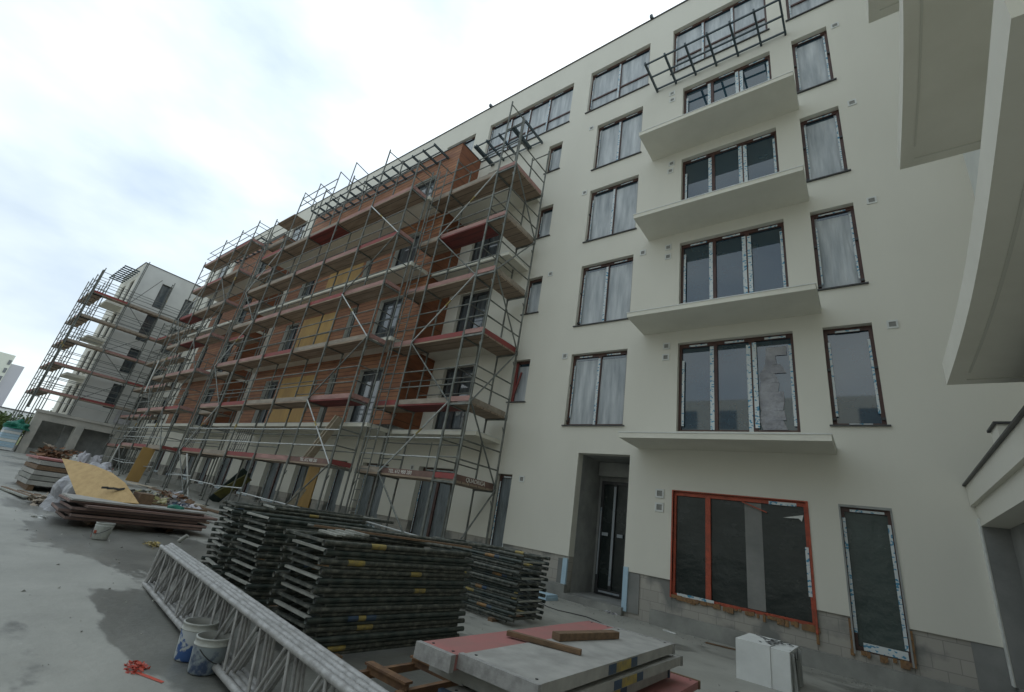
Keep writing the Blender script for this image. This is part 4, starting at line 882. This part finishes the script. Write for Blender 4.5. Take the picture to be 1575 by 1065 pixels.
# OSB sheet with one curved edge lying tilted over the heap
cam_pts = [(-11.85, -8.05, .47), (-13.9, -7.55, 1.62), (-14.9, -6.65, 1.58), (-14.6, -6.1, 1.32), (-13.8, -6.0, .98), (-12.3, -6.9, .50)]
def pix(px, py, dist_x):   # a ray of the calibrated camera met with a vertical plane x = const
    X = (px-787.5)/787.5*1.136; Y = (532.5-py)/787.5*1.136; d = r2*X+u2*Y+f; k = (dist_x-CAM.x)/d.x; return CAM+d*k
sheet = [pix(95.5, 706, -14.0), pix(121.7, 773, -12.4), pix(200, 774.5, -11.7), pix(214.5, 776, -11.6), pix(205, 762, -11.95), pix(193, 744, -12.35), pix(172, 728, -12.9), pix(145, 717, -13.4), pix(120, 711, -13.75)]
def solid_sheet(pts, th, name, mt):
    m = MB(); n = len(pts); nrm = (pts[1]-pts[0]).cross(pts[3]-pts[0]).normalized(); q = [p+nrm*th for p in pts]
    m.add(pts+q, [tuple(range(n)), tuple(range(2*n-1, n-1, -1))]+[(i, n+i, n+(i+1) % n, (i+1) % n) for i in range(n)]); return m.build(name, mt)
tag(solid_sheet(sheet, .018, 'osb_sheet', M_osb), 'large ochre chipboard sheet with one curved edge lying tilted over the material heap', 'chipboard')
m = MB(); c = pix(183, 758, -12.05); 
for k in range(6): m.beam(c+Vector((.02*k-.25, .085*k-.25, .05+R.uniform(-.01, .02))), c+Vector((.02*k-.22, .085*k-.15, .055+R.uniform(-.01, .03))), .05, .04)
tag(m.build('dark_tool', M_framed), 'dark ragged strap lying on the curved chipboard sheet', 'strap')
# timber block holding the sheet
m = MB(); p = Vector((-11.9, -6.9, g+.465)); m.box(p.x-.5, p.x, p.y-.1, p.y+.15, p.z, p.z+.2); tag(m.build('spacer_block', M_wood), 'dark block between the formwork stack and the chipboard sheet', 'block')
# wrapped insulation behind, plastic
def blob(name, label, cat, c, s, mt, seed, n=3, noise=.25, group=None):
    import bmesh
    bm = bmesh.new(); bmesh.ops.create_icosphere(bm, subdivisions=n, radius=1); rr_ = random.Random(seed)
    from mathutils import noise as nz
    for v in bm.verts:
        d = 1+noise*nz.noise(v.co*2.1+Vector((seed, 0, 0)))*2+noise*.4*nz.noise(v.co*6+Vector((0, seed, 0))); v.co = Vector((v.co.x*s[0]*d, v.co.y*s[1]*d, max(-.02, v.co.z*s[2]*d)))
    me = bpy.data.meshes.new(name); bm.to_mesh(me); bm.free(); me.materials.append(mt); o = bpy.data.objects.new(name, me); COL.objects.link(o); o.location = c
    for p_ in me.polygons: p_.use_smooth = False
    return tag(o, label, cat, group)
blob('plastic_bundle', 'bundle wrapped in loose grey plastic under the left edge of the chipboard sheet', 'bundle', (-14.0, -7.45, gz(-14)), (.9, .55, .95), M_bag, 5, 4, .22)
# pallet of pale panels
gg = gz(-18)
t_ = thing('pallet', 'timber pallet under the pale panel stack left of the chipboard', 'pallet', (-18, -7, gg))
for y in (-7.9, -7.2, -6.5): m = MB(); m.box(-19.6, -17.6, y, y+.12, gg, gg+.14); m.build('bearer', M_wood, t_)
for k in range(6):
    m = MB(); m.box(-19.7, -17.55, -7.95+R.uniform(-.04, .04), -6.3+R.uniform(-.05, .05), gg+.145+k*.13, gg+.145+k*.13+(.11 if k < 5 else .05))
    tag(m.build('pale_sheet', [M_plank, M_conc, M_plank, M_wood, M_plank, M_plankr][k]), f"{['bottom', 'second from bottom', 'third from bottom', 'third from top', 'second from top', 'top'][k]} panel on the pallet left of the chipboard", 'panel', 'panels stacked on the pallet')
m = MB(); m.box(-19.6, -19.5, -8.0, -7.9, gg, gg+.9)
# laths on the ground left
rl = random.Random(5)
for k in range(6):
    m = MB(); x = -16.8+.25*k; y = -8.35+.13*k; m.beam((x-1.0, y-.12, gz(x)+.03+.02*(k % 2)), (x+1.6, y+rl.uniform(.05, .3), gz(x)+.03), .1, .03)
    tag(m.build('lath', M_wood if k % 2 else M_trans), f"{['front', 'second', 'third', 'fourth', 'fifth', 'rearmost'][k]} lath of those scattered on the ground left of the plastic bundle", 'lath', 'laths scattered on the ground')
crumple('paper_sack', 'pale crushed paper sack on the ground before the plastic bundle', 'sack', (-14.6, -8.0, gz(-15)), .35, .2, .18, M_paper, 60, .12, 12)
M_yelfoil = mat('yellow_foil', (.40, .37, .16), (.28, .25, .12), scale=5, rough=.5)
mts = [M_paper, M_rubble, M_towerg, M_wood, M_trans, M_yelfoil, M_bag, M_trans]
nm = ['paper_sack', 'brick_rubble', 'white_scrap', 'timber_scrap', 'foam_scrap', 'yellow_foil', 'plastic_scrap', 'metal_scrap']
wh = ['crushed paper sack', 'broken brick rubble', 'pale grey plastic scraps', 'splintered timber scraps', 'grey board scraps', 'yellow foil', 'grey plastic sheet', 'grey metal scraps']
for k in range(16):
    x = -18.6+R.uniform(-2.2, 2.6); y = -4.6+R.uniform(-.7, .7)+(-18.6-x)*.22
    crumple(nm[k % 8], f"{wh[k % 8]} in the {'rear' if k > 7 else 'front'} part of the heap right of the chipboard", 'debris', (x, y, gz(x)), .45, .35, .28, mts[k % 8], 46, .16, 20+k, 'debris heap right of the chipboard')
for k in range(5):
    x = -14.5-.5*k; m = MB(); m.beam((x-.2, -5.6+.3*k, gz(x)+.05), (x+1.9, -5.3+.3*k+R.uniform(-.3, .3), gz(x)+.06), .14, .035)
    tag(m.build('board_on_ground', M_wood if k % 2 else M_trans), f"{['nearest', 'second', 'third', 'fourth', 'farthest'][k]} board lying on the ground beside the debris heap", 'board', 'boards lying beside the debris heap')
for k in range(7):
    x = -13-2.2*k; m = MB(); m.beam((x-1.2, -3.3+R.uniform(-.3, .3), gz(x)+.035), (x+1.1, -3.2+R.uniform(-.3, .3), gz(x)+.035), .22, .045)
    tag(m.build('base_plank', M_wood if k % 3 else M_woodp), f"{['first', 'second', 'third', 'fourth', 'fifth', 'sixth', 'seventh'][k]} plank from the right lying along the feet of the scaffolds", 'plank', 'planks along the scaffold feet')
# small things on the formwork stack
blob('green_bottle', 'crushed green plastic bottle on top of the formwork stack', 'bottle', (-11.75, -6.35, g+.47), (.12, .16, .07), M_green, 3, 2, .2)
crumple('blue_rag', 'blue rag behind the green bottle on the formwork stack', 'rag', (-12.3, -6.15, g+.47), .2, .2, .08, M_blue, 26, .06, 31)
m = MB(); m.beam((-12.4, -7.4, g+.48), (-11.8, -5.7, g+.48), .05, .03); tag(m.build('batten', M_wood), 'long thin batten lying on the formwork stack', 'batten')

# heap in front of the arcade, foam pallet with green tarpaulin
for k in range(9):
    x, y = -42.3+R.uniform(-.4, .6), -4.7+.27*k*.7; crumple('brick_heap', f"{['first', 'second', 'third', 'fourth', 'fifth', 'sixth', 'seventh', 'eighth', 'ninth'][k]} lump from the left of the brick heap before the concrete arcade", 'rubble', (x, y, gz(x)), .5, .35, .75, [M_rubble, M_paper][k % 2], 50, .22, 60+k, 'brick heap before the arcade')
for k in range(4):
    blob('white_sack', f"{['first', 'second', 'third', 'fourth'][k]} white sack from the left beside the middle arcade column", 'sack', (-41.6+.2*(k % 2), -3.1+.35*k, gz(-42)+.0), (.35, .3, .45+.25*(k % 2)), M_towerg if k % 2 else M_white, 80+k, 3, .25, 'white sacks before the arcade')
t_ = thing('foam_pallet', 'pale blue stack of foam boards left of the arcade', 'foam boards', (-44, -6.4, 1.1))
for k in range(8):
    m = MB(); m.box(-44.6, -43.2, -6.75, -5.95, 1.08+k*.17, 1.08+k*.17+.155); m.build('board', M_foamb if k % 3 else M_foam, t_)
blob('tarpaulin', 'green tarpaulin bunched over the pale blue foam stack', 'tarpaulin', (-43.9, -6.15, 2.44), (.85, .65, .5), M_green, 11, 4, .25)
for k in range(5):
    blob('rubbish_bag', f"{['first', 'second', 'third', 'fourth', 'fifth'][k]} bag from the left in the rubbish beyond the foam stack", 'bag', (-46-.8*k, -7.4-.42*k, gz(-47)), (.5, .42, .55), [M_white, M_sill, M_paper, M_rubble, M_white][k], 90+k, 3, .3, 'rubbish beyond the foam stack')

# ------------------------------------------------------------------ far background
def far(px, py, D_):
    X = (px-787.5)/787.5*1.136; Y = (532.5-py)/787.5*1.136; d = r2*X+u2*Y+f; h = math.hypot(d.x, d.y); return CAM+d*(D_/h)
tw = thing('tower_block', 'pale yellow and grey residential tower standing far away at the left edge', 'building', (-210, 5, 1.4))
# facade towards the camera: local u along y
m = MB(); m.box(-218, -200, -16, .2, 1.4, 25.6); m.build('wall', M_tower, tw)
m = MB(); m.box(-222, -201, .2, 3.2, 1.4, 23.2); m.build('grey_wall', M_towerg, tw)
m = MB(); m.box(-215, -203, -14, -4, 25.6, 27); m.build('roof_house', M_towerg, tw)
for i in range(9):
    for y in (-13.6, -11, -8.4):
        m = MB(); m.box(-200.0, -199.9, y, y+1.3, 2.6+i*2.5, 3.9+i*2.5); m.build('window', M_glassb, tw)
for i in range(9): m = MB(); m.box(-200, -199.85, -.6, .0, 2.6+i*2.5, 4.0+i*2.5); m.build('window', M_glassb, tw)
def house(label, x, y0, y1, z1, mt, n=4):
    t_ = thing('distant_building', label, 'building', (x-4, (y0+y1)/2, 1.4)); m = MB(); m.box(x-8, x, y0, y1, 1.3, z1); m.build('wall', mt, t_)
    m = MB(); m.box(x-8.2, x+.2, y0-.2, y1+.2, z1, z1+.25); m.build('roof', M_sill, t_)
    for k in range(n):
        yy = y0+(y1-y0)*(k+.3)/n; m = MB(); m.box(x, x+.06, yy, yy+(y1-y0)/n*.4, 1.3+(z1-1.3)*.55, 1.3+(z1-1.3)*.8); m.build('window', M_glassb, t_)
house('low white building far behind the trees at the left edge', -150, -1.5, 5.5, 8.2, M_foam, 6)
house('small grey flat roofed building on the horizon right of the white one', -190, 8.2, 13.4, 9.0, M_towerg, 3)
house('small beige building on the horizon just left of the scaffold', -190, 14.6, 20, 9.2, M_tower, 3)
def tree(label, x, y, h, rr_, seed, n=2200, lm=M_leaf, trunk=.3, zb=None):
    rr = random.Random(seed); t_ = thing('tree', label, 'tree', (x, y, gz(x)), group='trees at the left edge'); g_ = gz(x)
    m = MB(); m.tube((x, y, g_), (x+.2, y, g_+h*.55), h*.03, 8, h*.014)
    for k in range(6):
        a = rr.uniform(0, 6.28); z_ = g_+h*rr.uniform(.25, .55); m.tube((x, y, z_), (x+rr_*.7*math.cos(a), y+rr_*.7*math.sin(a), z_+h*.25), h*.012, 5, h*.004)
    m.build('trunk', M_bark, t_)
    cl = [(x+rr_*rr.uniform(-.75, .75), y+rr_*rr.uniform(-.75, .75), g_+h*rr.uniform(.3, .9), rr_*rr.uniform(.25, .5)) for _ in range(16)]
    m = MB()
    for k in range(n):
        c = rr.choice(cl); d = Vector((rr.gauss(0, 1), rr.gauss(0, 1), rr.gauss(0, 1))).normalized()*c[3]*rr.uniform(.6, 1.1); p = Vector(c[:3])+d
        if p.z < g_+.3: continue
        s_ = rr_*.05*rr.uniform(.6, 1.5); v1 = Vector((rr.uniform(-1, 1), rr.uniform(-1, 1), rr.uniform(-1, 1))).normalized()*s_; v2 = v1.orthogonal().normalized()*s_*.7
        m.add([p-v1, p+v2, p+v1, p-v2], [(0, 1, 2, 3)])
    m.build('crown', lm, t_)
M_leaf2 = mat('foliage_light', (.09, .13, .03), (.15, .18, .05), scale=.8, rough=.7)
tree('dark bushy tree behind the machine at the left edge', -66, -6.9, 2.6, 2.0, 1)
tree('light green tree just left of the white wing scaffold', -70, -1.6, 3.0, 2.4, 2, lm=M_leaf2)
tree('dark tree crown touching the foot of the wing scaffold', -78, 1.4, 4.4, 2.6, 3)
tree('round tree below the low white building', -85, -3.2, 3.2, 2.6, 4)
tree('small tree on the horizon left of the wing scaffold', -100, 3.6, 5.0, 3.0, 6)
m = MB(); 
for k in range(60): m.box(-62-k*.05, -61.9-k*.05, -9.5+k*.17, -9.3+k*.17, 1.3, 1.9+.5*math.sin(k*.3)**2)
o = MB(); 
vs_ = [(-75, -11, 1.3), (-60, -11, 1.25), (-60, 3, 1.25), (-75, 3, 1.3), (-72, -9, 2.1), (-63, -9, 1.9), (-63, 1.5, 2.3), (-72, 1.5, 2.6)]
o.add(vs_, [(4, 5, 6, 7), (0, 1, 5, 4), (1, 2, 6, 5), (2, 3, 7, 6), (3, 0, 4, 7)]); ob = o.build('grass_bank', M_earth); ob['kind'] = 'structure'; ob.name = 'ground_bank'
# small construction machine at the left edge
t_ = thing('dumper', 'small blue and yellow site dumper with a dark canopy at the left edge', 'dumper', (-55, -8.6, 1.3))
gx = gz(-55)
m = MB(); m.box(-56.6, -54.2, -9.3, -8.0, gx+.55, gx+1.25); m.box(-56.4, -55.2, -9.2, -8.1, gx+1.25, gx+1.6); m.build('body', M_blue, t_)
m = MB(); m.add([(-54.2, -9.2, gx+.7), (-52.9, -9.3, gx+1.35), (-52.9, -7.9, gx+1.35), (-54.2, -8.0, gx+.7), (-54.2, -9.2, gx+1.5), (-53.1, -9.3, gx+1.55), (-53.1, -7.9, gx+1.55), (-54.2, -8.0, gx+1.5)], [(0, 3, 2, 1), (4, 5, 6, 7), (0, 1, 5, 4), (1, 2, 6, 5), (2, 3, 7, 6), (3, 0, 4, 7)]); m.build('skip', M_yel, t_)
m = MB(); m.box(-56.7, -54.6, -9.4, -7.9, gx+2.45, gx+2.53); m.build('canopy', M_sill, t_)
for x, y in ((-56.6, -9.3), (-56.6, -8.0), (-54.7, -9.3), (-54.7, -8.0)): m = MB(); m.tube((x, y, gx+1.2), (x, y, gx+2.45), .04); m.build('canopy_post', M_sill, t_)
for x in (-56.0, -53.9):
    for y in (-9.45, -7.85): m = MB(); m.tube((x, y-.14, gx+.42), (x, y+.14, gx+.42), .42, 16); wv = m.build('wheel', M_framed, t_); m = MB(); m.tube((x, y-.15, gx+.42), (x, y+.15, gx+.42), .18, 12); m.build('rim', M_yel, wv)
# thin street lamp
t_ = thing('street_lamp', 'thin street lamp against the sky beside the far tower', 'street lamp', (-120, 6, 1.4))
m = MB(); m.tube((-120, 6, 1.4), (-120, 6.2, 12.4), .1, 8, .06); m.build('pole', M_galv, t_); m = MB(); m.tube((-120, 6.2, 12.4), (-120, 3.2, 12.9), .05); m.build('arm', M_galv, t_); m = MB(); m.box(-120.15, -119.85, 2.4, 3.3, 12.85, 13.0); m.build('lamp_head', M_galv, t_)

# building across the yard, seen only as a reflection in the panes
ob_ = thing('opposite_building', 'pale rendered block across the yard, mirrored in the lower window panes', 'building', (-12, -40, .2))
m = MB(); m.box(-60, 30, -52, -40, .1, 17.6); m.build('wall', M_plaster, ob_)
for i in range(5):
    for k in range(20):
        m = MB(); x = -52+k*4; m.box(x, x+1.7, -40, -39.95, 2.2+i*3.05, 4.2+i*3.05); m.build('window', M_glassb, ob_)
